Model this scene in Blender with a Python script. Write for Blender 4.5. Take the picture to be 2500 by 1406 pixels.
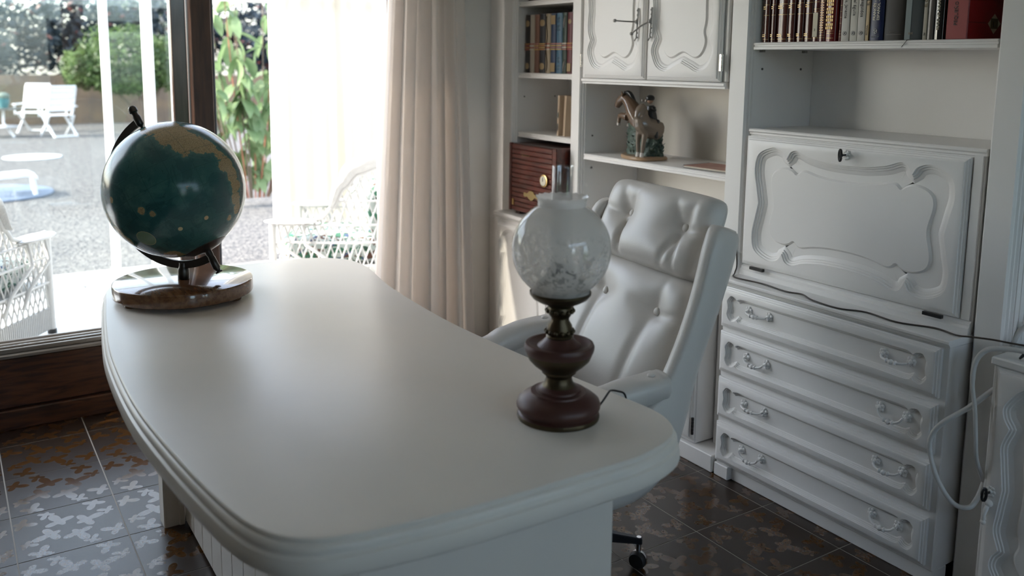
import bpy, bmesh, math, random
from mathutils import Vector, Matrix
random.seed(7)
PI = math.pi
S = bpy.context.scene
for o in list(bpy.data.objects): bpy.data.objects.remove(o)
COL = S.collection

# ------------------------------------------------------------------ camera
cam_d = bpy.data.cameras.new('camera'); cam = bpy.data.objects.new('camera', cam_d); COL.objects.link(cam)
yaw, pitch, roll = -0.9973, 0.1466, 0.0108
cyw, syw, cp, sp = math.cos(yaw), math.sin(yaw), math.cos(pitch), math.sin(pitch)
c_f = Vector((syw*cp, cyw*cp, -sp)); c_r0 = Vector((cyw, -syw, 0)); c_u0 = c_r0.cross(c_f)
c_r = c_r0*math.cos(roll) + c_u0*math.sin(roll); c_u = -c_r0*math.sin(roll) + c_u0*math.cos(roll)
cam.matrix_world = Matrix(((c_r.x, c_u.x, -c_f.x, 0), (c_r.y, c_u.y, -c_f.y, 0), (c_r.z, c_u.z, -c_f.z, 1.6), (0, 0, 0, 1)))
cam_d.sensor_width = 36; cam_d.lens = 2164.3*36/2500; cam_d.shift_y = -(703-471.76)/2500
cam_d.clip_start = 0.05; cam_d.clip_end = 300
cam_d.dof.use_dof = True; cam_d.dof.focus_distance = 3.0; cam_d.dof.aperture_fstop = 2.2
S.camera = cam

# ------------------------------------------------------------------ sky, sun, exposure
SUN_TRAVEL = Vector((0.17, 0.78, -0.56)).normalized()
w = bpy.data.worlds.new('sky'); S.world = w; w.use_nodes = True
nt = w.node_tree; nt.nodes.clear()
out = nt.nodes.new('ShaderNodeOutputWorld'); bg = nt.nodes.new('ShaderNodeBackground'); sky = nt.nodes.new('ShaderNodeTexSky')
sky.sky_type = 'NISHITA'; sky.sun_disc = False; sky.sun_elevation = math.asin(-SUN_TRAVEL.z)
sky.sun_rotation = math.atan2(-SUN_TRAVEL.x, -SUN_TRAVEL.y); sky.air_density = 1.0; sky.dust_density = 1.6; sky.ozone_density = 1.0
hs = nt.nodes.new('ShaderNodeHueSaturation'); hs.inputs['Saturation'].default_value = 0.55; nt.links.new(sky.outputs[0], hs.inputs['Color']); nt.links.new(hs.outputs[0], bg.inputs[0]); bg.inputs[1].default_value = 0.42
nt.links.new(bg.outputs[0], out.inputs[0])
sd = bpy.data.lights.new('sun', 'SUN'); sd.energy = 3.4; sd.angle = math.radians(0.6); sd.color = (1, 0.89, 0.75)
sun = bpy.data.objects.new('sun', sd); COL.objects.link(sun); sun.location = (-6, -8, 9)
sun.rotation_euler = SUN_TRAVEL.to_track_quat('-Z', 'Y').to_euler()
vs = S.view_settings; S.display_settings.display_device = 'sRGB'
vs.view_transform = 'Standard'; vs.look = 'None'; vs.gamma = 1.0; vs.use_curve_mapping = False; vs.exposure = 1.46

# ------------------------------------------------------------------ materials
MATS = {}
def mat(name, col, rough=0.5, metal=0.0, bump=None, var=None, spec=0.5, coat=0.0, trans=0.0, sheen=0.0):
    """procedural principled material; bump=(scale,strength,dist), var=(scale,dark colour,amount)"""
    if name in MATS: return MATS[name]
    m = bpy.data.materials.new(name); m.use_nodes = True; MATS[name] = m
    n = m.node_tree.nodes; l = m.node_tree.links; b = n['Principled BSDF']
    b.inputs['Base Color'].default_value = (*col, 1); b.inputs['Roughness'].default_value = rough; b.inputs['Metallic'].default_value = metal
    b.inputs['Specular IOR Level'].default_value = spec; b.inputs['Coat Weight'].default_value = coat; b.inputs['Coat Roughness'].default_value = 0.08
    if sheen: b.inputs['Sheen Weight'].default_value = sheen
    tc = n.new('ShaderNodeTexCoord')
    if var:
        no = n.new('ShaderNodeTexNoise'); no.inputs['Scale'].default_value = var[0]; no.inputs['Detail'].default_value = 5
        l.new(tc.outputs['Object'], no.inputs['Vector'])
        cr = n.new('ShaderNodeMapRange'); cr.inputs[1].default_value = 0.35; cr.inputs[2].default_value = 0.65; cr.inputs[3].default_value = 0; cr.inputs[4].default_value = var[2]
        l.new(no.outputs[0], cr.inputs[0])
        mx = n.new('ShaderNodeMix'); mx.data_type = 'RGBA'; mx.inputs[6].default_value = (*col, 1); mx.inputs[7].default_value = (*var[1], 1)
        l.new(cr.outputs[0], mx.inputs[0]); l.new(mx.outputs[2], b.inputs['Base Color'])
    if bump:
        no = n.new('ShaderNodeTexNoise'); no.inputs['Scale'].default_value = bump[0]; no.inputs['Detail'].default_value = 4
        l.new(tc.outputs['Object'], no.inputs['Vector'])
        bp = n.new('ShaderNodeBump'); bp.inputs['Strength'].default_value = bump[1]; bp.inputs['Distance'].default_value = bump[2]
        l.new(no.outputs[0], bp.inputs['Height']); l.new(bp.outputs[0], b.inputs['Normal'])
    return m
def wood_mat(name, c1, c2, scale=(1, 1, 1), rough=0.35, wave=3.0, dist=6.0, coat=0.0):
    m = bpy.data.materials.new(name); m.use_nodes = True; MATS[name] = m
    n = m.node_tree.nodes; l = m.node_tree.links; b = n['Principled BSDF']; b.inputs['Roughness'].default_value = rough; b.inputs['Coat Weight'].default_value = coat
    tc = n.new('ShaderNodeTexCoord'); mp = n.new('ShaderNodeMapping'); mp.inputs['Scale'].default_value = scale; l.new(tc.outputs['Object'], mp.inputs[0])
    wv = n.new('ShaderNodeTexNoise'); wv.inputs['Scale'].default_value = wave; wv.inputs['Detail'].default_value = 6; wv.inputs['Distortion'].default_value = dist*0.2
    l.new(mp.outputs[0], wv.inputs['Vector'])
    r = n.new('ShaderNodeValToRGB'); r.color_ramp.elements[0].position = 0.35; r.color_ramp.elements[1].position = 0.65
    r.color_ramp.elements[0].color = (*c1, 1); r.color_ramp.elements[1].color = (*c2, 1)
    l.new(wv.outputs[0], r.inputs[0]); l.new(r.outputs[0], b.inputs['Base Color'])
    return m
def cloth_mat(name, col, trans, tcol=None, alpha=0.0, bumps=None):
    m = bpy.data.materials.new(name); m.use_nodes = True; MATS[name] = m
    n = m.node_tree.nodes; l = m.node_tree.links; n.clear()
    o = n.new('ShaderNodeOutputMaterial'); d = n.new('ShaderNodeBsdfDiffuse'); t = n.new('ShaderNodeBsdfTranslucent'); mx = n.new('ShaderNodeMixShader')
    d.inputs[0].default_value = (*col, 1); t.inputs[0].default_value = (*(tcol or col), 1); mx.inputs[0].default_value = trans
    l.new(d.outputs[0], mx.inputs[1]); l.new(t.outputs[0], mx.inputs[2]); last = mx
    if alpha:
        tr = n.new('ShaderNodeBsdfTransparent'); m2 = n.new('ShaderNodeMixShader'); m2.inputs[0].default_value = alpha
        l.new(mx.outputs[0], m2.inputs[1]); l.new(tr.outputs[0], m2.inputs[2]); last = m2
    l.new(last.outputs[0], o.inputs[0])
    return m
def schlick(n, l, f0=0.045):
    lw = n.new('ShaderNodeLayerWeight'); lw.inputs[0].default_value = 0.5
    p = n.new('ShaderNodeMath'); p.operation = 'POWER'; p.inputs[1].default_value = 5; l.new(lw.outputs['Facing'], p.inputs[0])
    q = n.new('ShaderNodeMath'); q.operation = 'MULTIPLY_ADD'; q.inputs[1].default_value = 1-f0; q.inputs[2].default_value = f0; l.new(p.outputs[0], q.inputs[0])
    return q
def glass_mat(name, tint=(1, 1, 1), rough=0.0, ior=1.45, boost=1.0):
    m = bpy.data.materials.new(name); m.use_nodes = True; MATS[name] = m
    n = m.node_tree.nodes; l = m.node_tree.links; n.clear()
    o = n.new('ShaderNodeOutputMaterial'); g = n.new('ShaderNodeBsdfGlossy'); t = n.new('ShaderNodeBsdfTransparent'); mx = n.new('ShaderNodeMixShader'); fr = schlick(n, l)
    g.inputs['Roughness'].default_value = rough; t.inputs[0].default_value = (*tint, 1)
    mu = n.new('ShaderNodeMath'); mu.operation = 'MULTIPLY'; mu.inputs[1].default_value = boost; mu.use_clamp = True
    l.new(fr.outputs[0], mu.inputs[0]); l.new(mu.outputs[0], mx.inputs[0]); l.new(t.outputs[0], mx.inputs[1]); l.new(g.outputs[0], mx.inputs[2]); l.new(mx.outputs[0], o.inputs[0])
    return m

PAINT = mat('white_paint', (0.82, 0.80, 0.775), 0.38, bump=(60, 0.05, 0.002))
DESKP = mat('desk_paint', (0.82, 0.755, 0.67), 0.34, bump=(35, 0.04, 0.002), var=(3, (0.75, 0.70, 0.635), 0.5), spec=0.38)
LEATHER = mat('white_leather', (0.67, 0.635, 0.595), 0.38, bump=(220, 0.12, 0.002))
WALLM = mat('wall_plaster', (0.70, 0.69, 0.67), 0.9, bump=(30, 0.1, 0.003))
WALLB = mat('tan_plaster', (0.34, 0.30, 0.26), 0.9, bump=(30, 0.1, 0.003))
CEILM = mat('ceiling_paint', (0.82, 0.76, 0.68), 0.9)
PINE = wood_mat('dark_stained_pine', (0.035, 0.013, 0.006), (0.12, 0.045, 0.018), (3, 0.9, 9), 0.3, 3.2, 9)
POSTW = wood_mat('dark_post_wood', (0.045, 0.018, 0.009), (0.095, 0.040, 0.020), (8, 8, 0.8), 0.45, 4, 3)
ALU = mat('bronze_aluminium', (0.30, 0.27, 0.24), 0.35, 0.9)
WHITEAL = mat('white_aluminium', (0.82, 0.82, 0.80), 0.4)
GLASS = glass_mat('window_glass', (0.97, 0.985, 0.98), 0.0, 1.5)
BLUEGL = glass_mat('light_tinting_glass', (0.88, 0.955, 1.0))  # tint added to turn the light from behind the viewer bluer
BRASS = mat('brass', (0.55, 0.40, 0.17), 0.3, 1.0)
BLACKM = mat('black_iron', (0.012, 0.011, 0.011), 0.4)
STEEL = mat('steel', (0.35, 0.36, 0.38), 0.22, 1.0)
GROUT = mat('grout', (0.42, 0.38, 0.33), 0.8)

# ------------------------------------------------------------------ mesh helpers
class MB:
    def __init__(s): s.v = []; s.f = []
    def add(s, vs, fs):
        k = len(s.v); s.v += [tuple(p) for p in vs]; s.f += [tuple(i+k for i in f) for f in fs]; return s
    def box(s, x0, x1, y0, y1, z0, z1):
        return s.add([(x0,y0,z0),(x1,y0,z0),(x1,y1,z0),(x0,y1,z0),(x0,y0,z1),(x1,y0,z1),(x1,y1,z1),(x0,y1,z1)],
                     [(0,3,2,1),(4,5,6,7),(0,1,5,4),(1,2,6,5),(2,3,7,6),(3,0,4,7)])
    def rings(s, R, closed=True, cap0=True, cap1=True):
        n = len(R[0]); vs = [p for r in R for p in r]; fs = []
        for i in range(len(R)-1):
            for j in range(n if closed else n-1):
                a, b = i*n+j, i*n+(j+1) % n; fs.append((a, b, b+n, a+n))
        if cap0: fs.append(tuple(range(n-1, -1, -1)))
        if cap1: fs.append(tuple((len(R)-1)*n+j for j in range(n)))
        return s.add(vs, fs)
    def lathe(s, prof, seg=32, c=(0, 0, 0), cap0=True, cap1=True, ax=None):
        R = []
        for r, z in prof:
            ring = [Vector((r*math.cos(2*PI*j/seg), r*math.sin(2*PI*j/seg), z)) for j in range(seg)]
            if ax is not None: ring = [ax @ p for p in ring]
            R.append([p+Vector(c) for p in ring])
        return s.rings(R, True, cap0, cap1)
    def tube(s, pts, r, seg=8, closed=False, flat=None):
        P = [Vector(p) for p in pts]; n = len(P); R = []; up = None
        for i in range(n):
            if closed: t = P[(i+1) % n]-P[i-1]
            else: t = P[min(i+1, n-1)]-P[max(i-1, 0)]
            t.normalize()
            if up is None:
                up = Vector((0, 0, 1)) if abs(t.z) < 0.9 else Vector((1, 0, 0))
            a = t.cross(up)
            if a.length < 1e-6: a = t.orthogonal()
            a.normalize(); b = a.cross(t).normalized(); up = b
            rr = r[i] if isinstance(r, (list, tuple)) else r
            fb = 1.0 if flat is None else flat
            R.append([P[i]+a*math.cos(2*PI*j/seg)*rr+b*math.sin(2*PI*j/seg)*rr*fb for j in range(seg)])
        if closed: R.append(R[0])
        return s.rings(R, True, not closed, not closed)
    def prism(s, outl, z0, z1):
        n = len(outl)
        return s.add([(x, y, z0) for x, y in outl]+[(x, y, z1) for x, y in outl],
            [tuple(range(n-1, -1, -1)), tuple(range(n, 2*n))]+[(i, (i+1) % n, n+(i+1) % n, n+i) for i in range(n)])
    def sphere(s, c, r, su=12, sv=8, sc=(1, 1, 1)):
        R = []
        for i in range(1, sv):
            a = PI*i/sv; R.append([(c[0]+r*sc[0]*math.sin(a)*math.cos(2*PI*j/su), c[1]+r*sc[1]*math.sin(a)*math.sin(2*PI*j/su), c[2]-r*sc[2]*math.cos(a)) for j in range(su)])
        k = len(s.v); s.rings(R, True, False, False); n0 = len(s.v)
        s.v += [(c[0], c[1], c[2]-r*sc[2]), (c[0], c[1], c[2]+r*sc[2])]
        for j in range(su):
            s.f.append((n0, k+(j+1) % su, k+j)); b = k+(sv-2)*su; s.f.append((n0+1, b+j, b+(j+1) % su))
        return s
    def build(s, name, m, parent=None, smooth=None, bevel=None, loc=None, seg=1):
        me = bpy.data.meshes.new(name); me.from_pydata(s.v, [], s.f)
        if bevel:
            bm = bmesh.new(); bm.from_mesh(me); bmesh.ops.recalc_face_normals(bm, faces=bm.faces)
            es = [e for e in bm.edges if len(e.link_faces) == 2 and e.calc_face_angle(0) > 0.6]
            bmesh.ops.bevel(bm, geom=es, offset=bevel, segments=seg, affect='EDGES', profile=0.6, clamp_overlap=True); bm.to_mesh(me); bm.free()
        else:
            bm = bmesh.new(); bm.from_mesh(me); bmesh.ops.recalc_face_normals(bm, faces=bm.faces); bm.to_mesh(me); bm.free()
        return obj(name, me, m, parent, smooth, loc)
def obj(name, me, m, parent=None, smooth=None, loc=None):
    if m is not None: me.materials.append(m)
    if smooth is not None:
        me.polygons.foreach_set('use_smooth', [True]*len(me.polygons)); me.set_sharp_from_angle(angle=math.radians(smooth))
    o = bpy.data.objects.new(name, me); COL.objects.link(o)
    if parent is not None: o.parent = parent
    if loc is not None: o.location = loc
    return o
def tag(o, label=None, cat=None, group=None, kind=None):
    if label: o['label'] = label
    if cat: o['category'] = cat
    if group: o['group'] = group
    if kind: o['kind'] = kind
    return o
def thing(name, label, cat, loc=(0, 0, 0), rz=0, group=None, kind=None):
    o = bpy.data.objects.new(name, None); COL.objects.link(o); o.location = loc; o.rotation_euler = (0, 0, rz); o.empty_display_size = 0.1
    return tag(o, label, cat, group, kind)
def box(name, b, m, parent=None, bevel=0.003):
    return MB().box(*b).build(name, m, parent, bevel=bevel)
def struct(o, label=None): o['kind'] = 'structure'; return tag(o, label)
def catmull(P, closed=False, n=6):
    P = [Vector(p) for p in P]; N = len(P); o = []
    rng = range(N) if closed else range(N-1)
    for i in rng:
        p0 = P[i-1] if (closed or i > 0) else P[i]*2-P[i+1]; p1 = P[i]; p2 = P[(i+1) % N]
        p3 = P[(i+2) % N] if (closed or i+2 < N) else P[i+1]*2-P[i]
        for k in range(n):
            t = k/n; o.append(0.5*((2*p1)+(p2-p0)*t+(2*p0-5*p1+4*p2-p3)*t*t+(3*p1-p0-3*p2+p3)*t**3))
    if not closed: o.append(P[-1])
    return o
def mesh_of(ob):
    dg = bpy.context.evaluated_depsgraph_get(); return bpy.data.meshes.new_from_object(ob.evaluated_get(dg))
def text_mesh(txt, size, ext=0.0004, bold=False, align='CENTER'):
    c = bpy.data.curves.new('txt', 'FONT'); c.body = txt; c.size = size; c.extrude = ext; c.align_x = align; c.align_y = 'CENTER'; c.resolution_u = 2
    if bold: c.offset = size*0.018
    o = bpy.data.objects.new('txt', c); COL.objects.link(o); bpy.context.view_layer.update(); me = mesh_of(o); bpy.data.objects.remove(o); bpy.data.curves.remove(c)
    return me
def grid_surface(mb, fn, nu, nv, close_u=False):
    k = len(mb.v)
    for i in range(nu+1):
        for j in range(nv+1): mb.v.append(tuple(fn(i/nu, j/nv)))
    for i in range(nu):
        for j in range(nv):
            a = k+i*(nv+1)+j; mb.f.append((a, a+1, a+nv+2, a+nv+1))
    return mb
# ------------------------------------------------------------------ room shell
XW, YB = -4.26, 2.96            # window wall, bookcase wall
XB, YL, ZC = 1.6, -2.3, 2.62    # wall behind the camera, left wall, ceiling
floor = struct(box('floor', (XW-0.14, XB, YL, YB+0.05, -0.12, -0.0012), GROUT, bevel=None), 'dark brown tiled floor with leaf pattern')
def tile_mat():
    m = bpy.data.materials.new('leaf_tile'); m.use_nodes = True; n = m.node_tree.nodes; l = m.node_tree.links; b = n['Principled BSDF']
    tc = n.new('ShaderNodeTexCoord'); sx = n.new('ShaderNodeSeparateXYZ'); l.new(tc.outputs['Object'], sx.inputs[0])
    def M(op, a, b2=None, c=None):
        q = n.new('ShaderNodeMath'); q.operation = op
        for i, v in enumerate((a, b2, c)):
            if v is None: continue
            if isinstance(v, (int, float)): q.inputs[i].default_value = v
            else: l.new(v, q.inputs[i])
        return q.outputs[0]
    T = 0.3323; total = None
    leaves = []
    for k in range(4):
        a = PI*(0.12+0.5*k); leaves.append((0.19*math.cos(a), 0.19*math.sin(a), a, 0.165))
    for k in range(4):
        a = PI*(0.25+0.5*k)+0.17; leaves.append((0.50*math.cos(a), 0.50*math.sin(a), a+PI+0.2, 0.135))
    for k in range(4):
        a = PI*0.5*k+0.42; leaves.append((0.435*math.cos(a), 0.435*math.sin(a), a+2.3, 0.10))
    for (cx, cy, a, s) in leaves:
        dx = M('SUBTRACT', sx.outputs[0], cx*T); dy = M('SUBTRACT', sx.outputs[1], cy*T)
        r = M('SQRT', M('ADD', M('MULTIPLY', dx, dx), M('MULTIPLY', dy, dy)))
        th = M('SUBTRACT', M('ARCTAN2', dy, dx), a)
        # five pointed leaf, pinched at the stem
        lob = M('ADD', M('MULTIPLY', M('COSINE', M('MULTIPLY', th, 4)), 0.26), M('ADD', M('MULTIPLY', M('COSINE', M('MULTIPLY', th, 3)), 0.16), M('MULTIPLY', M('COSINE', th), 0.10)))
        lob = M('MULTIPLY', M('ADD', lob, 0.64), s*T)
        msk = M('SUBTRACT', lob, r)
        total = msk if total is None else M('MAXIMUM', total, msk)
    leaf = M('MULTIPLY', total, 1400); q = leaf.node; q.use_clamp = True
    rim = M('MULTIPLY', M('ABSOLUTE', M('ADD', total, 0.0012)), 900); rim.node.use_clamp = True   # thin raised outline
    no = n.new('ShaderNodeTexNoise'); no.inputs['Scale'].default_value = 90; no.inputs['Detail'].default_value = 5; l.new(tc.outputs['Object'], no.inputs[0])
    mx = n.new('ShaderNodeMix'); mx.data_type = 'RGBA'; mx.inputs[6].default_value = (0.046, 0.028, 0.017, 1); mx.inputs[7].default_value = (0.11, 0.048, 0.014, 1)
    l.new(leaf, mx.inputs[0])
    m2 = n.new('ShaderNodeMix'); m2.data_type = 'RGBA'; m2.blend_type = 'MULTIPLY'; m2.inputs[0].default_value = 0.55
    l.new(mx.outputs[2], m2.inputs[6]); l.new(no.outputs[0], m2.inputs[7]); l.new(m2.outputs[2], b.inputs['Base Color'])
    rg = M('ADD', M('MULTIPLY', leaf, -0.19), M('ADD', 0.29, M('MULTIPLY', no.outputs[0], 0.08))); l.new(rg, b.inputs['Roughness'])
    sp = M('ADD', M('MULTIPLY', leaf, 0.10), 0.50); l.new(sp, b.inputs['Specular IOR Level'])
    bp = n.new('ShaderNodeBump'); bp.inputs['Strength'].default_value = 0.25; bp.inputs['Distance'].default_value = 0.0008; l.new(leaf, bp.inputs['Height']); l.new(bp.outputs[0], b.inputs['Normal'])
    return m
TILEM = tile_mat()
T = 0.3323; X0, Y0 = -3.385, 0.109; g = 0.0022
def tile_mesh(sx, sy):
    mb = MB().box(-sx/2, sx/2, -sy/2, sy/2, -0.008, 0.0)
    me = bpy.data.meshes.new('tile'); me.from_pydata(mb.v, [], mb.f); me.materials.append(TILEM); return me
cache = {}
for i in range(-3, 16):
    for j in range(-8, 10):
        xa, xb = max(X0+T*i, XW), min(X0+T*(i+1), XB); ya, yb = max(Y0+T*j, YL), min(Y0+T*(j+1), YB)
        if xb-xa < 0.02 or yb-ya < 0.02: continue
        if xa > 0.7 or ya < -1.4: continue
        key = (round(xb-xa, 3), round(yb-ya, 3))
        if key not in cache: cache[key] = tile_mesh(xb-xa-2*g, yb-ya-2*g)
        t = bpy.data.objects.new('tile', cache[key]); COL.objects.link(t); t.parent = floor; t.location = ((xa+xb)/2, (ya+yb)/2, 0.0)
PLAINT = mat('plain_tile', (0.035, 0.024, 0.016), 0.3)
struct(MB().box(0.72, XB, YL, YB, -0.006, -0.0004).box(XW, 0.72, YL, -1.4, -0.006, -0.0004).build('floor_margin', PLAINT), 'plain brown floor margin behind the viewer')

# window wall: low timber upstand, sliding door frame, plastered pier and lintel
YO = -0.75      # left end of the glazed opening
wl = struct(MB().box(XW-0.14, XW, YL, YO, 0, ZC).box(XW-0.14, XW, 1.97, YB+0.05, 0, ZC).box(XW-0.14, XW, YO, 1.97, 2.3, ZC).box(XW-0.14, XW-0.02, YO, 1.97, -0.1, 0.31).build('wall_window', WALLM), 'pale plaster wall around the glazed garden door')
kb = struct(box('trim_1', (XW-0.02, XW+0.012, YO, 2.28, 0.095, 0.315), PINE, bevel=0.004), 'dark stained pine board under the glazed door')
kb2 = struct(box('trim_2', (XW-0.02, XW+0.028, YL, 2.40, 0.0, 0.088), PINE, bevel=0.004), 'dark pine skirting strip at the floor')
d1 = thing('door_1', 'large sliding glass door with dark timber post and metal track', None, (0, 0, 0), kind='structure')
del_cat = d1
MB().box(XW-0.20, XW+0.02, YO, 1.97, 0.315, 0.332).build('sill', ALU, d1, bevel=0.003)
for k, xx in enumerate((XW-0.012, XW-0.055, XW-0.10, XW-0.15)):
    MB().box(xx-0.006, xx+0.006, YO, 1.97, 0.332, 0.352).build('track_rail', ALU, d1, bevel=0.002)
MB().box(XW-0.085, XW+0.015, 0.988, 1.082, 0.333, 2.3).build('post', POSTW, d1, bevel=0.004)
MB().box(XW-0.012, XW+0.010, 1.083, 1.093, 0.353, 2.3).build('edge_strip', mat('grey_edge', (0.12, 0.12, 0.13), 0.4), d1, bevel=0.002)
MB().box(XW-0.075, XW-0.04, 0.915, 0.980, 0.353, 2.3).build('stile', wood_mat('stile_reflection_wood', (0.06, 0.038, 0.032), (0.10, 0.06, 0.05), (8, 8, 1), 0.15, 4, 3), d1, bevel=0.003)  # lighter brown stands in for the reflection over the stile
MB().box(XW-0.062, XW-0.054, YO, 0.917, 0.353, 2.3).build('glass_pane', GLASS, d1)
# bookcase wall, back wall with window, left wall, ceiling
struct(box('wall_bookcase', (XW, XB+0.14, YB, YB+0.14, -0.1, ZC), WALLM, bevel=None), 'white wall behind the bookcase')
WINS = [(0.42, 1.02, 0.95, 2.03), (2.08, 2.86, 0.20, 2.03), (0.00, 2.86, 2.10, 2.58)]  # tall and high openings are added, out of view, to brighten the room
ys = sorted({YL, YB+0.14, *[v for w_ in WINS for v in w_[:2]]}); zs = sorted({0.0, ZC, *[v for w_ in WINS for v in w_[2:]]}); mb = MB()
for ya, yb in zip(ys, ys[1:]):
    for za, zb in zip(zs, zs[1:]):
        if not any(w_[0] <= ya and yb <= w_[1] and w_[2] <= za and zb <= w_[3] for w_ in WINS): mb.box(XB, XB+0.14, ya, yb, za, zb)
struct(mb.build('wall_back', WALLB), 'tan wall behind the viewer with one window and two added light openings')
for n_, (a, b, c, d) in zip((1, 2, 4), WINS):
    w1 = thing('window_%d' % n_, {1: 'small', 2: 'tall', 4: 'long high added fill-light'}[n_]+' white framed window in the wall behind the viewer', None, kind='structure')
    for (p, q, r_, t_) in ((a, a+.04, c, d), (b-.04, b, c, d), (a+.04, b-.04, c, c+.04), (a+.04, b-.04, d-.04, d)): MB().box(XB+0.03, XB+0.09, p, q, r_, t_).build('frame', WHITEAL, w1)
    MB().box(XB+0.057, XB+0.062, a+.04, b-.04, c+.04, d-.04).build('light_tint_pane', BLUEGL, w1)
struct(box('wall_left', (XW-0.14, XB+0.14, YL-0.14, YL, 0, ZC), WALLB, bevel=None), 'plain tan wall to the left of the viewer')
struct(box('ceiling', (XW-0.14, XB+0.14, YL-0.14, YB+0.14, ZC, ZC+0.1), CEILM, bevel=None), 'plain cream ceiling')

# ------------------------------------------------------------------ curtains
def curtain(name, m, label, xc, zb, zt, left, right, folds, amp, seed, group=None):
    rnd = random.Random(seed); ph = [rnd.uniform(0, 6.28) for _ in range(4)]; NU, NV = folds*10, 26
    mb = MB()
    def fn(u, v):
        z = zb+(zt-zb)*v; yl, yr = left(z), right(z); uu = u+0.012*math.sin(2*PI*u*3+ph[0])*(1-v*0.5)
        y = yl+(yr-yl)*uu
        a = amp*(1.05-0.35*v); wv = 2*PI*folds*u+0.5*math.sin(2*PI*u*2+ph[1])
        x = xc+a*math.sin(wv)+0.35*a*math.sin(wv*0.5+ph[2]+0.5*(1-v))+0.2*a*math.sin(2.3*wv+ph[3]+v)
        y += 0.35*a*math.cos(wv)
        return (x, y, z)
    grid_surface(mb, fn, NU, NV)
    o = mb.build(name, m, smooth=60); sm = o.modifiers.new('thickness', 'SOLIDIFY'); sm.thickness = 0.0015
    return tag(o, label, 'curtain', group)
LINEN = cloth_mat('linen_cloth', (0.90, 0.86, 0.83), 0.38, (0.90, 0.84, 0.78))
SHEER = cloth_mat('sheer_cloth', (0.80, 0.775, 0.72), 0.5, (0.86, 0.81, 0.70))
curtain('curtain', LINEN, 'gathered cream linen curtain hanging inside beside the bookcase', XW+0.135, 0.015, 2.42,
        lambda z: 1.780+0.066*z, lambda z: 2.41-0.035*z, 6, 0.030, 3)
curtain('sheer_curtain', SHEER, 'bright white sheer curtain on the terrace behind the wicker armchair', -6.28, 0.12, 2.6,
        lambda z: 2.045, lambda z: 3.75, 14, 0.035, 5)

# ------------------------------------------------------------------ terrace and garden ground
TERR = mat('white_terrace_tile', (0.74, 0.74, 0.72), 0.35, bump=(20, 0.1, 0.002))
GRAV = mat('gravel', (0.20, 0.195, 0.185), 0.95, bump=(30, 1.0, 0.05), var=(13, (0.085, 0.085, 0.09), 0.9))
tf = struct(box('terrace_floor', (-6.5, XW-0.2, -3.6, 4.2, -0.08, 0.092), GROUT, bevel=None), 'white tiled terrace floor outside the door')
tme = None
for i in range(5):
    for j in range(18):
        xa = -6.5+0.408*i; ya = -3.6+0.433*j
        if tme is None: tme = MB().box(0.003, 0.405, 0.003, 0.430, 0.090, 0.100).build('terrace_tile', TERR, tf, bevel=0.002, loc=(xa, ya, 0)).data
        else:
            o = bpy.data.objects.new('terrace_tile', tme); COL.objects.link(o); o.parent = tf; o.location = (xa, ya, 0)
struct(MB().box(-60, -6.5, -40, 40, -0.2, 0.0).build('gravel_ground', GRAV), 'pale grey gravel yard beyond the terrace')
struct(MB().box(-6.5, 50, -40, -3.7, -0.1, 0.0).box(XB+0.3, 50, -3.7, 40, -0.1, 0.0).build('lawn_ground', mat('lawn', (0.07, 0.12, 0.04), 0.9, var=(8, (0.1, 0.13, 0.05), 0.8))), 'lawn on the other sides of the house')
# terrace glazing frame of white aluminium
tfm = thing('window_3', 'white metal glazing frame along the outer edge of the terrace', None, kind='structure')
XF = -6.4
for (ya, yb) in ((0.912, 0.962), (1.168, 1.234), (1.344, 1.377), (2.03, 2.075), (-0.9, -0.85), (-2.6, -2.55), (3.6, 3.65)):
    MB().box(XF, XF+0.05, ya, yb, 0.18, 2.6).build('mullion', WHITEAL, tfm, bevel=0.004)
MB().box(XF-0.02, XF+0.07, -3.6, 1.377, 0.10, 0.18).build('bottom_rail', WHITEAL, tfm, bevel=0.004)
MB().box(XF-0.01, XF+0.07, -3.6, 4.2, 2.0, 2.07).build('top_rail', WHITEAL, tfm, bevel=0.004)
MB().box(XF+0.022, XF+0.028, -0.85, 0.912, 0.18, 2.0).build('glass_pane', GLASS, tfm)
MB().box(XF+0.022, XF+0.028, 0.962, 1.168, 0.18, 2.0).build('glass_pane', GLASS, tfm)
# ------------------------------------------------------------------ bookcase helpers
def extx(mb, prof, x0, x1):
    n = len(prof)
    return mb.add([(x0, y, z) for y, z in prof]+[(x1, y, z) for y, z in prof], [tuple(range(n)), tuple(range(2*n-1, n-1, -1))]+[(i, n+i, n+(i+1) % n, (i+1) % n) for i in range(n)])
def post(name, xl, xr, yf, yb, z0, z1, parent):
    o = [(xl, yb), (xl, yf+0.026), (xl+0.006, yf+0.022), (xl+0.006, yf+0.016), (xl+0.012, yf+0.012), (xl+0.012, yf+0.007), (xl+0.017, yf)]
    o = o+[(xl+xr-x, y) for x, y in reversed(o)]
    return MB().prism(o, z0, z1).build(name, PAINT, parent)
def shelf(name, x0, x1, yf, yb, zt, th, parent):
    p = [(yf+0.004, zt), (yf, zt-0.004), (yf, zt-th*0.28), (yf+0.005, zt-th*0.36), (yf+0.005, zt-th*0.55), (yf, zt-th*0.66), (yf, zt-th), (yb, zt-th), (yb, zt)]
    return extx(MB(), p, x0, x1).build(name, PAINT, parent)
def quad_curve(segs, n=7):
    """quadrant (side middle to top middle) as spline pieces meeting at cusps, mirrored into a closed outline"""
    q = []
    for i, sg in enumerate(segs):
        c = [(p.x, p.y) for p in catmull([(a, b, 0) for a, b in sg], False, n)]
        q += c if i == 0 else c[1:]
    c = q+[(-u, v) for u, v in reversed(q[:-1])]
    return c+[(u, -v) for u, v in reversed(c[1:-1])]
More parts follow.
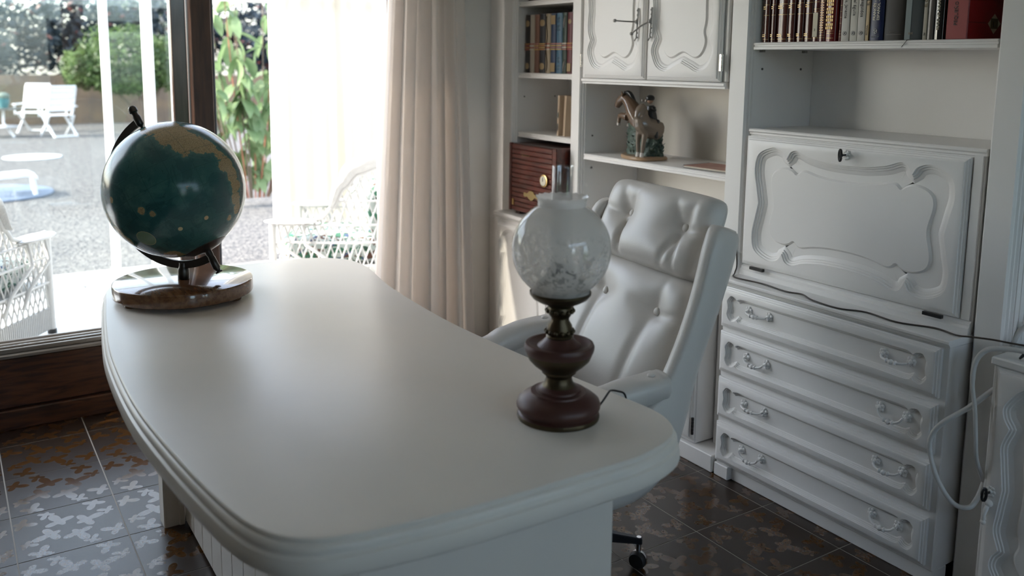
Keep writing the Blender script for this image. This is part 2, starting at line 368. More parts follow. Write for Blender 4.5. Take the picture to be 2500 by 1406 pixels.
def offset(c, d):
    n = len(c); area = sum(c[i][0]*c[(i+1) % n][1]-c[(i+1) % n][0]*c[i][1] for i in range(n)); sg = 1 if area > 0 else -1; o = []
    for i in range(n):
        a, b, e = c[i-1], c[i], c[(i+1) % n]; t1 = Vector((b[0]-a[0], b[1]-a[1])); t2 = Vector((e[0]-b[0], e[1]-b[1]))
        t = t1.normalized()+t2.normalized()
        if t.length < 1e-6: t = t1
        t.normalize(); o.append((b[0]-t.y*d*sg, b[1]+t.x*d*sg))
    return o
CURVES = {
 'flap': quad_curve([[(.375, 0), (.388, .06), (.400, .125), (.385, .185), (.322, .215), (.272, .205), (.252, .178)], [(.252, .178), (.236, .205), (.205, .213), (.155, .196), (.08, .184), (0, .181)]]),
 'tall': quad_curve([[(.174, 0), (.179, .06), (.175, .1), (.160, .132)], [(.160, .132), (.176, .163), (.178, .195), (.148, .246), (.095, .266), (.045, .248), (0, .230)]]),
 'drawer': quad_curve([[(.404, 0), (.406, .012), (.408, .028), (.391, .048), (.370, .046), (.359, .037)], [(.359, .037), (.350, .044), (.325, .047), (.25, .045), (.1, .045), (0, .045)]]),
 'base': quad_curve([[(.196, 0), (.206, .08), (.210, .13), (.192, .183)], [(.192, .183), (.210, .212), (.210, .25), (.165, .305), (.1, .325), (.05, .310), (0, .295)]]),
}
def carved(name, cx, cz, hw, hh, yf, th, curve, parent, inner=0.058, depth=0.017, sc=(1, 1), sh=0, ped=True, m=None, edge=0.018, gw=0.028):
    bm = bmesh.new()
    def loop(pts, y): return [bm.verts.new((cx+u, yf+y, cz+v)) for u, v in pts]
    def rect(e): return [(-hw+e, -hh+e), (hw-e, -hh+e), (hw-e, hh-e), (-hw+e, hh-e)]
    def bridge(a, b):
        n = len(a)
        for i in range(n): bm.faces.new((a[i], a[(i+1) % n], b[(i+1) % n], b[i]))
    R = [loop(rect(e*edge/0.018), y) for e, y in ((0, th), (0, 0.012), (0.005, 0.010), (0.006, 0.007), (0.012, 0.005), (0.013, 0.002), (0.018, 0.0))]
    bm.faces.new(R[0])
    for a, b in zip(R, R[1:]): bridge(a, b)
    c = [(u*sc[0]+sh, v*sc[1]) for u, v in curve]
    L = [loop(offset(c, o), y) for o, y in ((0, 0), (gw*.04, depth*.22), (gw*.22, depth*.27), (gw*.28, depth*.50), (gw*.48, depth*.55), (gw*.54, depth*.76), (gw*.76, depth*.80), (gw, depth))]
    e1 = [bm.edges.get((R[-1][i], R[-1][(i+1) % 4])) for i in range(4)]
    n = len(c); e2 = [bm.edges.new((L[0][i], L[0][(i+1) % n])) for i in range(n)]
    bmesh.ops.triangle_fill(bm, use_beauty=True, edges=e1+e2)
    for a, b in zip(L, L[1:]): bridge(a, b)
    last = L[-1]
    if inner:
        ku = 1-inner/max(abs(u) for u, v in c); kv = 1-inner/max(abs(v) for u, v in c)
        ci = [(u*ku, v*kv) for u, v in c]; N_ = len(ci)
        for _ in range(14): ci = [((ci[i-1][0]+ci[i][0]*2+ci[(i+1) % N_][0])/4, (ci[i-1][1]+ci[i][1]*2+ci[(i+1) % N_][1])/4) for i in range(N_)]
        A = loop(ci, depth); B = loop(offset(ci, 0.007), depth*0.62); bridge(last, A); bridge(A, B); last = B
    bm.edges.ensure_lookup_table(); n = len(last)
    bmesh.ops.triangle_fill(bm, use_beauty=True, edges=[bm.edges.get((last[i], last[(i+1) % n])) for i in range(n)])
    bmesh.ops.recalc_face_normals(bm, faces=bm.faces)
    me = bpy.data.meshes.new(name); bm.to_mesh(me); bm.free()
    return obj(name, me, m or PAINT, parent, smooth=25)
def bail_handle(cx, cy, cz, parent, drop, out_, flip=1):
    h = thing('handle', None, None); h.parent = parent
    def rosette(x):
        mb = MB()
        for k in range(6):
            a = 2*PI*k/6+0.3; mb.sphere((x+0.0105*math.cos(a), cy+0.003, cz+0.0115*math.sin(a)), 0.0068, 8, 6, (1, 0.7, 1))
        mb.sphere((x, cy, cz), 0.008, 8, 6); mb.tube([(x, cy+0.004, cz), (x, cy-0.016, cz-0.003)], 0.0035, 8)
        return mb
    sp = 0.048
    for s in (-1, 1): rosette(cx+s*sp).build('rosette', PAINT, h, smooth=50)
    P = []
    for k in range(13):
        t = -1+2*k/12; e = (1-t*t)**0.6 if abs(t) < 1 else 0
        P.append((cx+t*sp*(0.95), cy-0.016-out_*e, cz-0.003-drop*e))
    mb = MB().tube(P, [0.0058-0.0022*abs(-1+2*k/12) for k in range(13)], 8)
    for k in (4, 6, 8): mb.sphere(P[k], 0.0082, 8, 6, (0.6, 1, 1))
    mb.sphere(P[6], 0.0090, 8, 6, (1.0, 1, 1)); mb.build('bail', PAINT, h, smooth=50)
    return h
def key(cx, cy, cz, parent, tilt, name='key'):
    mb = MB(); ring = [(cx+0.012*math.cos(a)*math.cos(tilt), cy-0.034-0.012*math.cos(a)*math.sin(tilt)*0.4, cz+0.019*math.sin(a)) for a in [2*PI*k/14 for k in range(14)]]
    mb.tube(ring, 0.0042, 6, True); mb.tube([(cx, cy, cz), (cx, cy-0.028, cz)], 0.0035, 8); mb.sphere((cx, cy-0.024, cz), 0.0055, 8, 6)
    k = mb.build(name, BLACKM, parent, smooth=50); k['label'] = 'black iron key'
    e = MB()
    for q in range(7):
        a = 2*PI*q/7; e.sphere((cx+0.010*math.cos(a), cy-0.001, cz+0.013*math.sin(a)), 0.0055, 8, 6, (1, .6, 1))
    e.sphere((cx, cy-0.002, cz), 0.008, 10, 6, (1, .6, 1)); e.build('escutcheon', PAINT, parent, smooth=50)

YP, YF = 2.57, 2.465     # face of the posts, face of the base units
ZT = 2.45
# ---- narrow left unit
lu = thing('bookcase', 'narrow white open bookcase unit nearest the curtain', 'bookcase', (-3.78, 2.75, 0), group='white wall units')
def P_(o): return o
def put(parent, fn):     # parts are modelled in world metres, then handed to a parent that stands elsewhere
    pass
def adopt(parent):
    bpy.context.view_layer.update(); mi = parent.matrix_world.inverted()
    for ch in parent.children: ch.matrix_parent_inverse = mi
post('post', -4.093, -3.976, YP, YB-0.005, 0, ZT, lu); post('post', -3.476, -3.380, YP, YB-0.005, 0, ZT, lu)
box('back_panel', (-3.976, -3.476, YB-0.03, YB-0.012, 0.1, ZT), PAINT, lu)
for z in (2.24, 1.915, 1.546, 1.233): shelf('shelf', -3.975, -3.477, 2.60, YB-0.03, z, 0.026, lu)
for z in (1.42, 1.10):
    for y in (2.64, 2.84):
        MB().lathe([(0.004, 0), (0.004, 0.004)], 8, ax=Matrix.Rotation(PI/2, 3, 'Y'), c=(-3.977, y, z)).build('peg_hole', mat('peg_dark', (0.12, 0.11, 0.1), 0.7), lu)
MB().box(-3.99, -3.47, YF+0.0225, YP, 0.07, 0.78).box(-3.99, -3.47, YF+0.03, YP, 0.0, 0.07).build('base_carcass', PAINT, lu, bevel=0.003)
extx(MB(), [(YF+0.004, .812), (YF, .806), (YF, .795), (YF+.008, .787), (YF+.012, .78), (YP+.3, .78), (YP+.3, .812)], -3.995, -3.465).build('base_top', PAINT, lu)
dl = carved('door', -3.73, 0.425, 0.243, 0.335, YF, 0.022, CURVES['base'], lu, sc=(0.98, 0.95))
mb = MB().tube([(-3.545+0.010*math.cos(a), YF-0.012, 0.50+0.014*math.sin(a)) for a in [2*PI*k/12 for k in range(12)]], 0.003, 6, True); mb.sphere((-3.545, YF-0.004, 0.514), 0.006)
mb.build('ring_pull', BRASS, dl, smooth=50)
adopt(lu)
# ---- centre unit with cupboard doors
cu = thing('cupboard_unit', 'white wall unit with carved double doors above the horse figurine', 'cabinet', (-2.9, 2.75, 0), group='white wall units')
post('post', -2.458, -2.346, YP, YB-0.005, 0.07, ZT, cu)
box('back_panel', (-3.380, -2.458, YB-0.03, YB-0.012, 0.1, ZT), mat('back_board', (0.74, 0.70, 0.64), 0.30), cu)
box('cupboard_bottom', (-3.378, -2.46, 2.59, YB-0.03, 1.508, 1.53), PAINT, cu)
extx(MB(), [(2.566, 1.531), (2.560, 1.527), (2.560, 1.518), (2.566, 1.513), (2.566, 1.506), (2.60, 1.506), (2.60, 1.531)], -3.372, -2.462).build('cornice_strip', PAINT, cu)
for k, cx in enumerate((-3.134, -2.694)):
    d = carved('door', cx, 1.836, 0.214, 0.303, 2.548, 0.02, CURVES['tall'], cu, inner=0.05, depth=0.018, gw=0.027)
    # slim lever handle and chain hung key plate by the meeting edge
    hx = cx+(0.175 if k == 0 else -0.178); hz = 1.775
    mb = MB().tube([(hx, 2.544, hz+0.06), (hx+0.003, 2.541, hz+0.02), (hx-0.002, 2.541, hz-0.03), (hx-0.004, 2.540, hz-0.065), (hx-0.012, 2.538, hz-0.078)], 0.0032, 6)
    for q in range(7): mb.sphere((hx+0.002*math.sin(q*2), 2.541, hz+0.05-q*0.019), 0.0048, 8, 6)
    mb.build('handle_plate', mat('pewter', (0.36, 0.35, 0.33), 0.4, 0.6), d, smooth=50)
    if k == 0: L = [(hx, 2.535, hz+0.002), (hx-0.03, 2.50, hz+0.004), (hx-0.075, 2.478, hz+0.008)]
    else: L = [(hx, 2.535, hz+0.002), (hx-0.02, 2.50, hz-0.02), (hx-0.045, 2.475, hz-0.05)]
    mb = MB().tube(L, 0.0032, 8); mb.sphere(L[0], 0.008, 8, 6); mb.sphere(L[2], 0.0075, 8, 6, (1.3, 1, 1)); mb.build('lever', MATS['pewter'], d, smooth=50)
box('cupboard_frame', (-3.379, -2.459, 2.5725, 2.589, 1.5315, 2.16), PAINT, cu)
hg = MB()
for q in range(5): hg.lathe([(0.0055, 0), (0.0055, 0.011)], 10, c=(-2.468, 2.552, 1.575+q*0.013))
hg.box(-2.4785, -2.470, 2.5475, 2.560, 1.575, 1.639).build('hinge', mat('nickel', (0.6, 0.58, 0.54), 0.25, 1.0), cu, smooth=40)
hg = MB()
for q in range(5): hg.lathe([(0.005, 0), (0.005, 0.010)], 10, c=(-3.364, 2.552, 1.583+q*0.012))
hg.build('hinge', MATS['nickel'], cu, smooth=40)
shelf('shelf', -3.379, -2.459, 2.59, YB-0.03, 1.170, 0.026, cu)
for y in (2.64, 2.86):
    for z in (1.255, 1.10):
        MB().lathe([(0.0045, 0), (0.0045, 0.004)], 8, ax=Matrix.Rotation(PI/2, 3, 'Y'), c=(-3.381, y, z)).build('peg_hole', MATS['peg_dark'], cu)
MB().box(-3.37, -2.462, YF+0.0225, YP+0.3, 0.075, 0.78).build('base_carcass', PAINT, cu, bevel=0.003)
extx(MB(), [(YF+0.004, .812), (YF, .806), (YF, .795), (YF+.008, .787), (YF+.012, .78), (YP+.3, .78), (YP+.3, .812)], -3.375, -2.458).build('base_top', PAINT, cu)
MB().box(-3.46, -2.350, YF+0.004, YP+0.3, 0.0, 0.07).build('plinth', PAINT, cu, bevel=0.003)
for cx in (-3.143, -2.690):
    d = carved('door', cx, 0.425, 0.224, 0.335, YF, 0.022, CURVES['base'], cu, sc=(0.9, 0.95))
hb = MB()
for q in range(5): hb.lathe([(0.006, 0), (0.006, 0.012)], 8, c=(-2.463, YF+0.006, 0.118+q*0.0145))
hb.build('hinge', BLACKM, cu, smooth=40)
adopt(cu)
# ---- right unit: open shelves above the drop front
ru = thing('bookcase', 'wide white bookcase unit holding the long row of books above the drop-front desk', 'bookcase', (-1.88, 2.75, 0), group='white wall units')
post('post', -1.424, -1.315, YP, YB-0.005, 0.0, ZT, ru)
box('back_panel', (-2.346, -1.424, YB-0.03, YB-0.012, 0.1, ZT), PAINT, ru)
shelf('shelf', -2.344, -1.426, 2.587, YB-0.03, 1.683, 0.026, ru); shelf('shelf', -2.344, -1.426, 2.587, YB-0.03, 2.06, 0.026, ru)
for y in (2.64, 2.86): MB().lathe([(0.0045, 0), (0.0045, 0.004)], 8, ax=Matrix.Rotation(PI/2, 3, 'Y'), c=(-2.347, y, 1.585)).build('peg_hole', MATS['peg_dark'], ru)
for y in (2.63, 2.87): MB().box(-2.346, -2.332, y-0.008, y+0.008, 1.648, 1.657).build('shelf_peg', MATS['pewter'], ru)
for k in range(6): MB().box(-1.315, -1.3115-0.0006*k, YP+0.03+0.028*k, YP+0.046+0.028*k, 0.8, ZT).build('flute', PAINT, ru)
adopt(ru)
# ---- drop-front writing desk
fd = thing('drop_front_desk', 'white drop-front writing cabinet with carved flap and black key', 'cabinet', (-1.88, 2.75, 0.79))
MB().box(-2.344, -1.430, 2.592, YB-0.03, 0.797, 1.340).build('carcass', PAINT, fd, bevel=0.003)
extx(MB(), [(2.588, 1.362), (2.584, 1.358), (2.584, 1.352), (2.590, 1.347), (2.590, 1.340), (YB-0.032, 1.340), (YB-0.032, 1.362)], -2.345, -1.428).build('top_board', PAINT, fd)
extx(MB(), [(2.588, 0.836), (2.578, 0.830), (2.578, 0.822), (2.570, 0.816), (2.570, 0.797), (2.592, 0.797), (2.592, 0.836)], -2.344, -1.430).build('bottom_moulding', PAINT, fd)
extx(MB(), [(2.592, 1.340), (2.592, 0.838), (2.584, 0.838), (2.584, 1.340)], -1.462, -1.436).build('side_moulding', PAINT, fd)
fl = carved('flap', -1.906, 1.087, 0.437, 0.247, 2.568, 0.023, CURVES['flap'], fd, inner=0.066, sh=0.008, depth=0.020, gw=0.030, sc=(0.985, 0.985))
key(-1.893, 2.566, 1.303, fl, 0.9)
for x in (-2.253, -1.541): MB().box(x-0.032, x+0.032, 2.556, 2.570, 0.829, 0.840).build('hinge', BLACKM, fd, bevel=0.001)
adopt(fd)
# ---- chest of four drawers
ch = thing('chest_of_drawers', 'white chest of four carved drawers under the drop-front desk', 'chest', (-1.88, 2.6, 0))
MB().box(-2.340, -1.428, YF+0.0205, YB-0.03, 0.05, 0.772).build('carcass', PAINT, ch, bevel=0.003)
extx(MB(), [(YF+0.003, .797), (YF, .793), (YF, .786), (YF+.006, .781), (YF+.010, .774), (YB-0.032, .774), (YB-0.032, .797)], -2.342, -1.424).build('top_board', PAINT, ch)
MB().box(-2.340, -2.268, YF+0.008, YF+0.1, 0.0, 0.052).build('foot', PAINT, ch, bevel=0.003)
MB().box(-2.268, -1.428, YF+0.030, YF+0.1, 0.0, 0.052).build('plinth', PAINT, ch, bevel=0.003)
rng = random.Random(4)
sw = [(.004, .010, .006, .016), (.016, .006, .026, .006), (.006, .010, .012, .010), (.024, .004, .020, .008)]
for i, cz in enumerate((0.6875, 0.509, 0.326, 0.1435)):
    d = carved('drawer', -1.893, cz, 0.4435, 0.0795, YF-0.002, 0.022, CURVES['drawer'], ch, inner=0, depth=0.018, gw=0.014)
    for s, cx in enumerate((-2.158, -1.594)):
        bail_handle(cx, YF+0.011, cz+0.008, d, sw[i][2*s], sw[i][2*s+1])
adopt(ch)
# ---- low cabinet at the right edge
rc = thing('base_cabinet', 'white low cabinet with black key at the right edge of the bookcase', 'cabinet', (-1.0, 2.7, 0))
MB().box(-1.297, -0.78, YF+0.0215, YB-0.03, 0.05, 0.765).build('carcass', PAINT, rc, bevel=0.003)
MB().box(-1.297, -0.78, YF, YB-0.03, 0.765, 0.789).build('top_board', PAINT, rc, bevel=0.004)
MB().box(-1.297, -0.78, YF+0.03, YB-0.05, 0.0, 0.05).build('plinth', PAINT, rc)
d = carved('door', -1.036, 0.411, 0.246, 0.351, YF-0.002, 0.023, CURVES['base'], rc)
key(-1.262, YF-0.002, 0.395, d, 1.9)
mb = MB().tube([(-1.262, YF-0.008, 0.358), (-1.263, YF-0.018, 0.345), (-1.266, YF-0.02, 0.325), (-1.268, YF-0.016, 0.312)], [0.005, 0.007, 0.005, 0.007], 8); mb.sphere((-1.262, YF-0.006, 0.36), 0.011); mb.sphere((-1.269, YF-0.016, 0.303), 0.008)
mb.build('drop_pull', PAINT, d, smooth=50)
adopt(rc)
struct(box('trim_3', (XW, -4.095, 2.60, 2.63, 0, ZC), PAINT, bevel=0.003), 'white filler strip between the wall and the bookcase')
# ------------------------------------------------------------------ desk
DZ = 0.745
DK = [(-1.40, .9), (-1.40, 1.12), (-1.403, 1.25), (-1.436, 1.362), (-1.487, 1.420), (-1.575, 1.446), (-1.73, 1.432), (-2.0, 1.405), (-2.5, 1.376), (-3.0, 1.402), (-3.3, 1.450), (-3.43, 1.464), (-3.555, 1.444), (-3.64, 1.36), (-3.68, 1.22), (-3.69, .9), (-3.68, .68), (-3.63, .55), (-3.52, .485), (-3.32, .450), (-3.0, .405), (-2.7, .375), (-2.3, .364), (-1.97, .381), (-1.68, .412), (-1.535, .445), (-1.462, .50), (-1.43, .58), (-1.408, .74)]
dk = thing('desk', 'large white bow-fronted desk with rounded moulded edge carrying the globe and lamp', 'desk', (-2.5, 0.9, 0))
top_c = [(p.x, p.y) for p in catmull([(x, y, 0) for x, y in DK], True, 6)]
mb = MB(); prof = [(-.002, 0), (.0025, -.001), (.005, -.004), (.0055, -.011), (.009, -.013), (.013, -.018), (.014, -.026), (.010, -.029), (.011, -.033), (.017, -.038), (.020, -.050), (.021, -.064), (.019, -.072), (.012, -.078), (-.03, -.078)]
mb.rings([[(x, y, DZ+dz) for x, y in offset(top_c, -o)] for o, dz in prof], True, True, True)
mb.build('desktop', DESKP, dk, smooth=35)
# near pedestal, far pedestal, boarded modesty panel between them
UN = DZ-0.078
MB().box(-1.96, -1.500, 0.60, 1.262, 0.03, UN).build('pedestal', DESKP, dk, bevel=0.004)
MB().box(-3.50, -3.10, 0.64, 1.262, 0.03, UN).build('pedestal', DESKP, dk, bevel=0.004)
MB().box(-1.93, -1.52, 0.63, 1.23, 0.0, 0.03).build('plinth', DESKP, dk); MB().box(-3.47, -3.13, 0.66, 1.23, 0, 0.03).build('plinth', DESKP, dk)
for x in (-1.60, -3.105): MB().prism([(x, .552), (x+.066, .552), (x+.07, .556), (x+.07, .60), (x+.075, .604), (x+.075, .618), (x, .638)], 0.0, UN).build('pilaster', DESKP, dk)
for k in range(5): MB().box(-1.4995, -1.4965, 0.566+0.014*k, 0.574+0.014*k, 0.02, UN).build('flute', DESKP, dk)
x = -3.030
k = 0
while x < -1.62:
    w_ = 0.118
    MB().box(x+0.0012, min(x+w_, -1.602)-0.0012, 0.622, 0.640, 0.012, UN).build('plank', DESKP, dk, bevel=0.0022); x += w_
for z0, z1 in ((0.06, 0.25), (0.26, 0.45), (0.46, 0.65)):
    for xc in (-1.73, -3.30):
        dr = MB().box(xc-0.17, xc+0.17, 1.262, 1.276, z0, z1).build('drawer', DESKP, dk, bevel=0.004)
        MB().lathe([(0.006, 0), (0.006, 0.012), (0.014, 0.018), (0.012, 0.026)], 12, c=(xc, 1.276, (z0+z1)/2), ax=Matrix.Rotation(-PI/2, 3, 'X')).build('knob', BRASS, dr, smooth=40)
adopt(dk)

# ------------------------------------------------------------------ globe
GB = Vector((-3.282, 0.704, DZ)); GC = Vector((-3.290, 0.690, DZ+0.392)); GR = 0.243
def globe_mat():
    m = bpy.data.materials.new('globe_map'); m.use_nodes = True; n = m.node_tree.nodes; l = m.node_tree.links; b = n['Principled BSDF']
    tc = n.new('ShaderNodeTexCoord')
    def M(op, a, b2=None, clamp=False):
        q = n.new('ShaderNodeMath'); q.operation = op; q.use_clamp = clamp
        for i, v in enumerate((a, b2)):
            if v is None: continue
            if isinstance(v, (int, float)): q.inputs[i].default_value = v
            else: l.new(v, q.inputs[i])
        return q.outputs[0]
    nm = n.new('ShaderNodeVectorMath'); nm.operation = 'NORMALIZE'; l.new(tc.outputs['Object'], nm.inputs[0])
    no = n.new('ShaderNodeTexNoise'); no.inputs['Scale'].default_value = 3.2; no.inputs['Detail'].default_value = 9; no.inputs['Roughness'].default_value = 0.62; l.new(nm.outputs[0], no.inputs[0])
    blobs = [(.06, .86, .28), (.20, .74, .24), (.36, .68, .25), (.50, .64, .20), (.66, .60, .15), (.78, .50, .13), (.86, .36, .14), (.93, .22, .13), (.965, .05, .12), (.97, -.12, .11), (.955, -.26, .09), (.0, .84, .2), (-.15, .86, .16),
             (-.62, -.60, .12), (-.75, -.42, .10), (-.5, -.74, .13), (-.35, -.86, .09), (-.1, -.30, .05), (.05, -.34, .045), (-.88, .12, .06), (-.58, -.15, .04), (.1, -.95, .15), (-.05, -.98, .15), (.88, -.40, .06)]
    tot = None
    for (a, c, s) in blobs:
        d = c_r*a+c_u*c-c_f*math.sqrt(max(0, 1-a*a-c*c))
        dt = n.new('ShaderNodeVectorMath'); dt.operation = 'DOT_PRODUCT'; l.new(nm.outputs[0], dt.inputs[0]); dt.inputs[1].default_value = d.normalized()
        v = M('SUBTRACT', dt.outputs['Value'], math.cos(s*1.05)); v = M('DIVIDE', v, s*s*0.5)
        tot = v if tot is None else M('MAXIMUM', tot, v)
    tot = M('MAXIMUM', tot, -1.2)
    land = M('ADD', tot, M('MULTIPLY', M('SUBTRACT', no.outputs[0], 0.47), 6.0)); lm = M('MULTIPLY', M('SUBTRACT', land, 0.1), 6.0, True)
    shelf_ = M('MULTIPLY', M('ADD', land, 0.9), 1.2, True)
    # graticule about the tilted axis
    dt = n.new('ShaderNodeVectorMath'); dt.operation = 'DOT_PRODUCT'; l.new(nm.outputs[0], dt.inputs[0]); dt.inputs[1].default_value = AX
    lat = M('ARCSINE', dt.outputs['Value'])
    d1_ = n.new('ShaderNodeVectorMath'); d1_.operation = 'DOT_PRODUCT'; l.new(nm.outputs[0], d1_.inputs[0]); d1_.inputs[1].default_value = AXE
    d2_ = n.new('ShaderNodeVectorMath'); d2_.operation = 'DOT_PRODUCT'; l.new(nm.outputs[0], d2_.inputs[0]); d2_.inputs[1].default_value = AXN
    lon = M('ARCTAN2', d1_.outputs['Value'], d2_.outputs['Value'])
    def lines(v, step, wd): 
        f = M('FRACT', M('ADD', M('DIVIDE', v, step), 20.5)); return M('LESS_THAN', M('ABSOLUTE', M('SUBTRACT', f, 0.5)), wd)
    gl = M('MAXIMUM', lines(lat, PI/12, 0.012), lines(lon, PI/9, 0.010))
    det = n.new('ShaderNodeTexNoise'); det.inputs['Scale'].default_value = 60; det.inputs['Detail'].default_value = 9; l.new(nm.outputs[0], det.inputs[0])
    dv = n.new('ShaderNodeTexNoise'); dv.inputs['Scale'].default_value = 2.1; dv.inputs['Detail'].default_value = 3; dv.inputs['Distortion'].default_value = 1.2; l.new(nm.outputs[0], dv.inputs[0])
    def mix(f, a, c):
        q = n.new('ShaderNodeMix'); q.data_type = 'RGBA'
        if isinstance(f, float): q.inputs[0].default_value = f
        else: l.new(f, q.inputs[0])
        for i, v in ((6, a), (7, c)):
            if isinstance(v, tuple): q.inputs[i].default_value = (*v, 1)
            else: l.new(v, q.inputs[i])
        return q.outputs[2]
    oc = mix(M('GREATER_THAN', dv.outputs[0], 0.52), (0.026, 0.085, 0.085), (0.032, 0.105, 0.098))
    oc = mix(shelf_, oc, (0.05, 0.14, 0.12))
    cur = M('LESS_THAN', M('ABSOLUTE', M('SUBTRACT', M('FRACT', M('MULTIPLY', dv.outputs[0], 11)), 0.5)), 0.018)
    oc = mix(M('MULTIPLY', cur, 0.6), oc, (0.012, 0.05, 0.055))
    ld = mix(M('MULTIPLY', M('SUBTRACT', det.outputs[0], 0.25), 2.0, True), (0.19, 0.13, 0.065), (0.42, 0.33, 0.18))
    c = mix(lm, oc, ld); c = mix(M('MULTIPLY', gl, 0.5), c, (0.015, 0.05, 0.055))
    # printed roundels
    for (a, e, s, colr) in ((-.135, -.69, .135, (0.16, 0.24, 0.15)), (.36, -.55, .032, (0.5, 0.42, 0.24)), (.675, -.40, .032, (0.5, 0.36, 0.2))):
        d = c_r*a+c_u*e-c_f*math.sqrt(1-a*a-e*e)
        dt = n.new('ShaderNodeVectorMath'); dt.operation = 'DOT_PRODUCT'; l.new(nm.outputs[0], dt.inputs[0]); dt.inputs[1].default_value = d.normalized()
        c = mix(M('GREATER_THAN', dt.outputs['Value'], math.cos(s)), c, colr)
        if s > .1: c = mix(M('MULTIPLY', M('LESS_THAN', M('ABSOLUTE', M('SUBTRACT', dt.outputs['Value'], math.cos(s))), 0.0006), 1.0), c, (0.35, 0.34, 0.2))
    l.new(c, b.inputs['Base Color']); b.inputs['Roughness'].default_value = 0.17; b.inputs['Specular IOR Level'].default_value = 0.36; b.inputs['Coat Weight'].default_value = 0.0; b.inputs['Coat Roughness'].default_value = 0.1
    return m
AX = (c_r*-0.47+c_u*0.88).normalized(); pp = (c_r*-0.88-c_u*0.47).normalized(); AXE = pp.copy(); AXN = AX.cross(pp).normalized()
gl_ = thing('globe', 'terrestrial globe with teal oceans on a round wooden base', 'globe', GB)
def rel(p): return Vector(p)-GB
s = MB().sphere(tuple(GC*0), GR, 64, 40); ball = s.build('ball', globe_mat(), gl_, smooth=180, loc=GC-GB)
GUN = mat('gunmetal', (0.06, 0.055, 0.05), 0.32, 0.85)
mr = (pp*0.95+c_f*0.31).normalized(); RR = GR+0.030; ring = []
for k in range(41):
    a = PI*(k/40)*1.015-0.02
    ring.append((AX*math.cos(a)+mr*math.sin(a), a))
nz = AX.cross(mr).normalized(); mb = MB(); R = []
for d, a in ring:
    ctr = GC-GB+d*RR; hw = 0.017
    R.append([ctr+nz*0.004+d*0.015, ctr-nz*0.004+d*0.015, ctr-nz*0.004-d*0.013, ctr+nz*0.004-d*0.013])
mb.rings(R, True); mb.build('meridian_arm', GUN, gl_, smooth=30)
axm = AX.to_track_quat('Z', 'Y').to_matrix()
MB().lathe([(0.005, -0.028), (0.005, -0.018), (0.008, -0.016), (0.013, -0.010), (0.014, 0.02), (0.011, 0.028), (0.011, 0.036), (0.016, 0.040), (0.016, 0.054), (0.010, 0.062)], 18, c=GC-GB+AX*RR, ax=axm).build('axis_knob', GUN, gl_, smooth=40)
MB().lathe([(0.006, -0.030), (0.012, -0.026), (0.013, -0.012), (0.011, 0.0), (0.013, 0.004), (0.013, 0.045), (0.009, 0.05), (0.009, 0.055), (0.013, 0.058), (0.013, 0.064)], 18, c=GC-GB-AX*RR*1.0, ax=(-AX).to_track_quat('Z', 'Y').to_matrix()).build('axis_knob', GUN, gl_, smooth=40)
# cap disc where the axis meets the ball
MB().lathe([(0.075, 0), (0.078, 0.003), (0.05, -0.012), (0.01, -0.019)][::-1], 30, c=GC-GB-AX*(GR-0.0105), ax=(AX).to_track_quat('Z', 'Y').to_matrix()).build('polar_cap', GUN, gl_, smooth=40)
WALN = wood_mat('walnut_base', (0.10, 0.042, 0.018), (0.20, 0.095, 0.042), (1.6, 14, 14), 0.16, 5, 2, 0.6)
MB().lathe([(0.0, 0.014), (0.234, 0.014), (0.240, 0.018), (0.241, 0.022), (0.241, 0.059), (0.239, 0.063), (0.235, 0.065), (0.0, 0.065)], 96, cap0=False, cap1=False).build('base', WALN, gl_, smooth=40)
for a in (2.9, 5.0, 0.8): MB().lathe([(0.030, 0), (0.033, 0.004), (0.033, 0.013), (0.028, 0.0145)], 20, c=(0.19*math.cos(a), 0.19*math.sin(a), 0)).build('foot', WALN, gl_, smooth=40)
low = min((d for d, a in ring), key=lambda q: q.z)
MB().lathe([(0.018, 0.063), (0.0205, 0.066), (0.0205, 0.102), (0.016, 0.108), (0.014, 0.118), (0.014, (GC-GB+low*RR).z+0.006)], 24).build('stem', GUN, gl_, smooth=40)

# ------------------------------------------------------------------ oil lamp
LP = Vector((-1.673, 1.222, DZ)); K = 0.000283
OXB = mat('oxblood_enamel', (0.072, 0.024, 0.020), 0.44, 0.1, var=(14, (0.075, 0.034, 0.022), 0.6)); BRZ = mat('aged_bronze', (0.10, 0.078, 0.045), 0.38, 0.9, var=(22, (0.07, 0.05, 0.03), 0.8))
lamp = thing('oil_lamp', 'oil-style table lamp with frosted glass globe and oxblood base', 'lamp', LP)
MB().lathe([(.352*.283, .000), (.357*.283, .006), (.352*.283, .011)], 64).build('foot_band', BRZ, lamp, smooth=40)
MB().lathe([(.348*.283, .011), (.330*.283, .014), (.338*.283, .020), (.360*.283, .027), (.363*.283, .034), (.352*.283, .043), (.305*.283, .054), (.245*.283, .062), (.240*.283, .066), (.196*.283, .068), (.192*.283, .073), (.165*.283, .075), (.145*.283, .080)], 64).build('foot', OXB, lamp, smooth=35)
MB().lathe([(.145*.283, .080), (.125*.283, .087), (.114*.283, .096), (.112*.283, .102), (.126*.283, .107), (.132*.283, .109), (.148*.283, .113), (.150*.283, .118), (.165*.283, .121), (.215*.283, .132), (.262*.283, .146), (.280*.283, .158), (.284*.283, .162)], 64).build('stem', BRZ, lamp, smooth=35)
MB().lathe([(.284*.283, .162), (.290*.283, .165), (.298*.283, .172), (.300*.283, .179), (.290*.283, .1855), (.265*.283, .1865), (.230*.283, .181), (.190*.283, .180), (.160*.283, .186), (.125*.283, .196), (.110*.283, .200)], 64).build('reservoir', OXB, lamp, smooth=35)
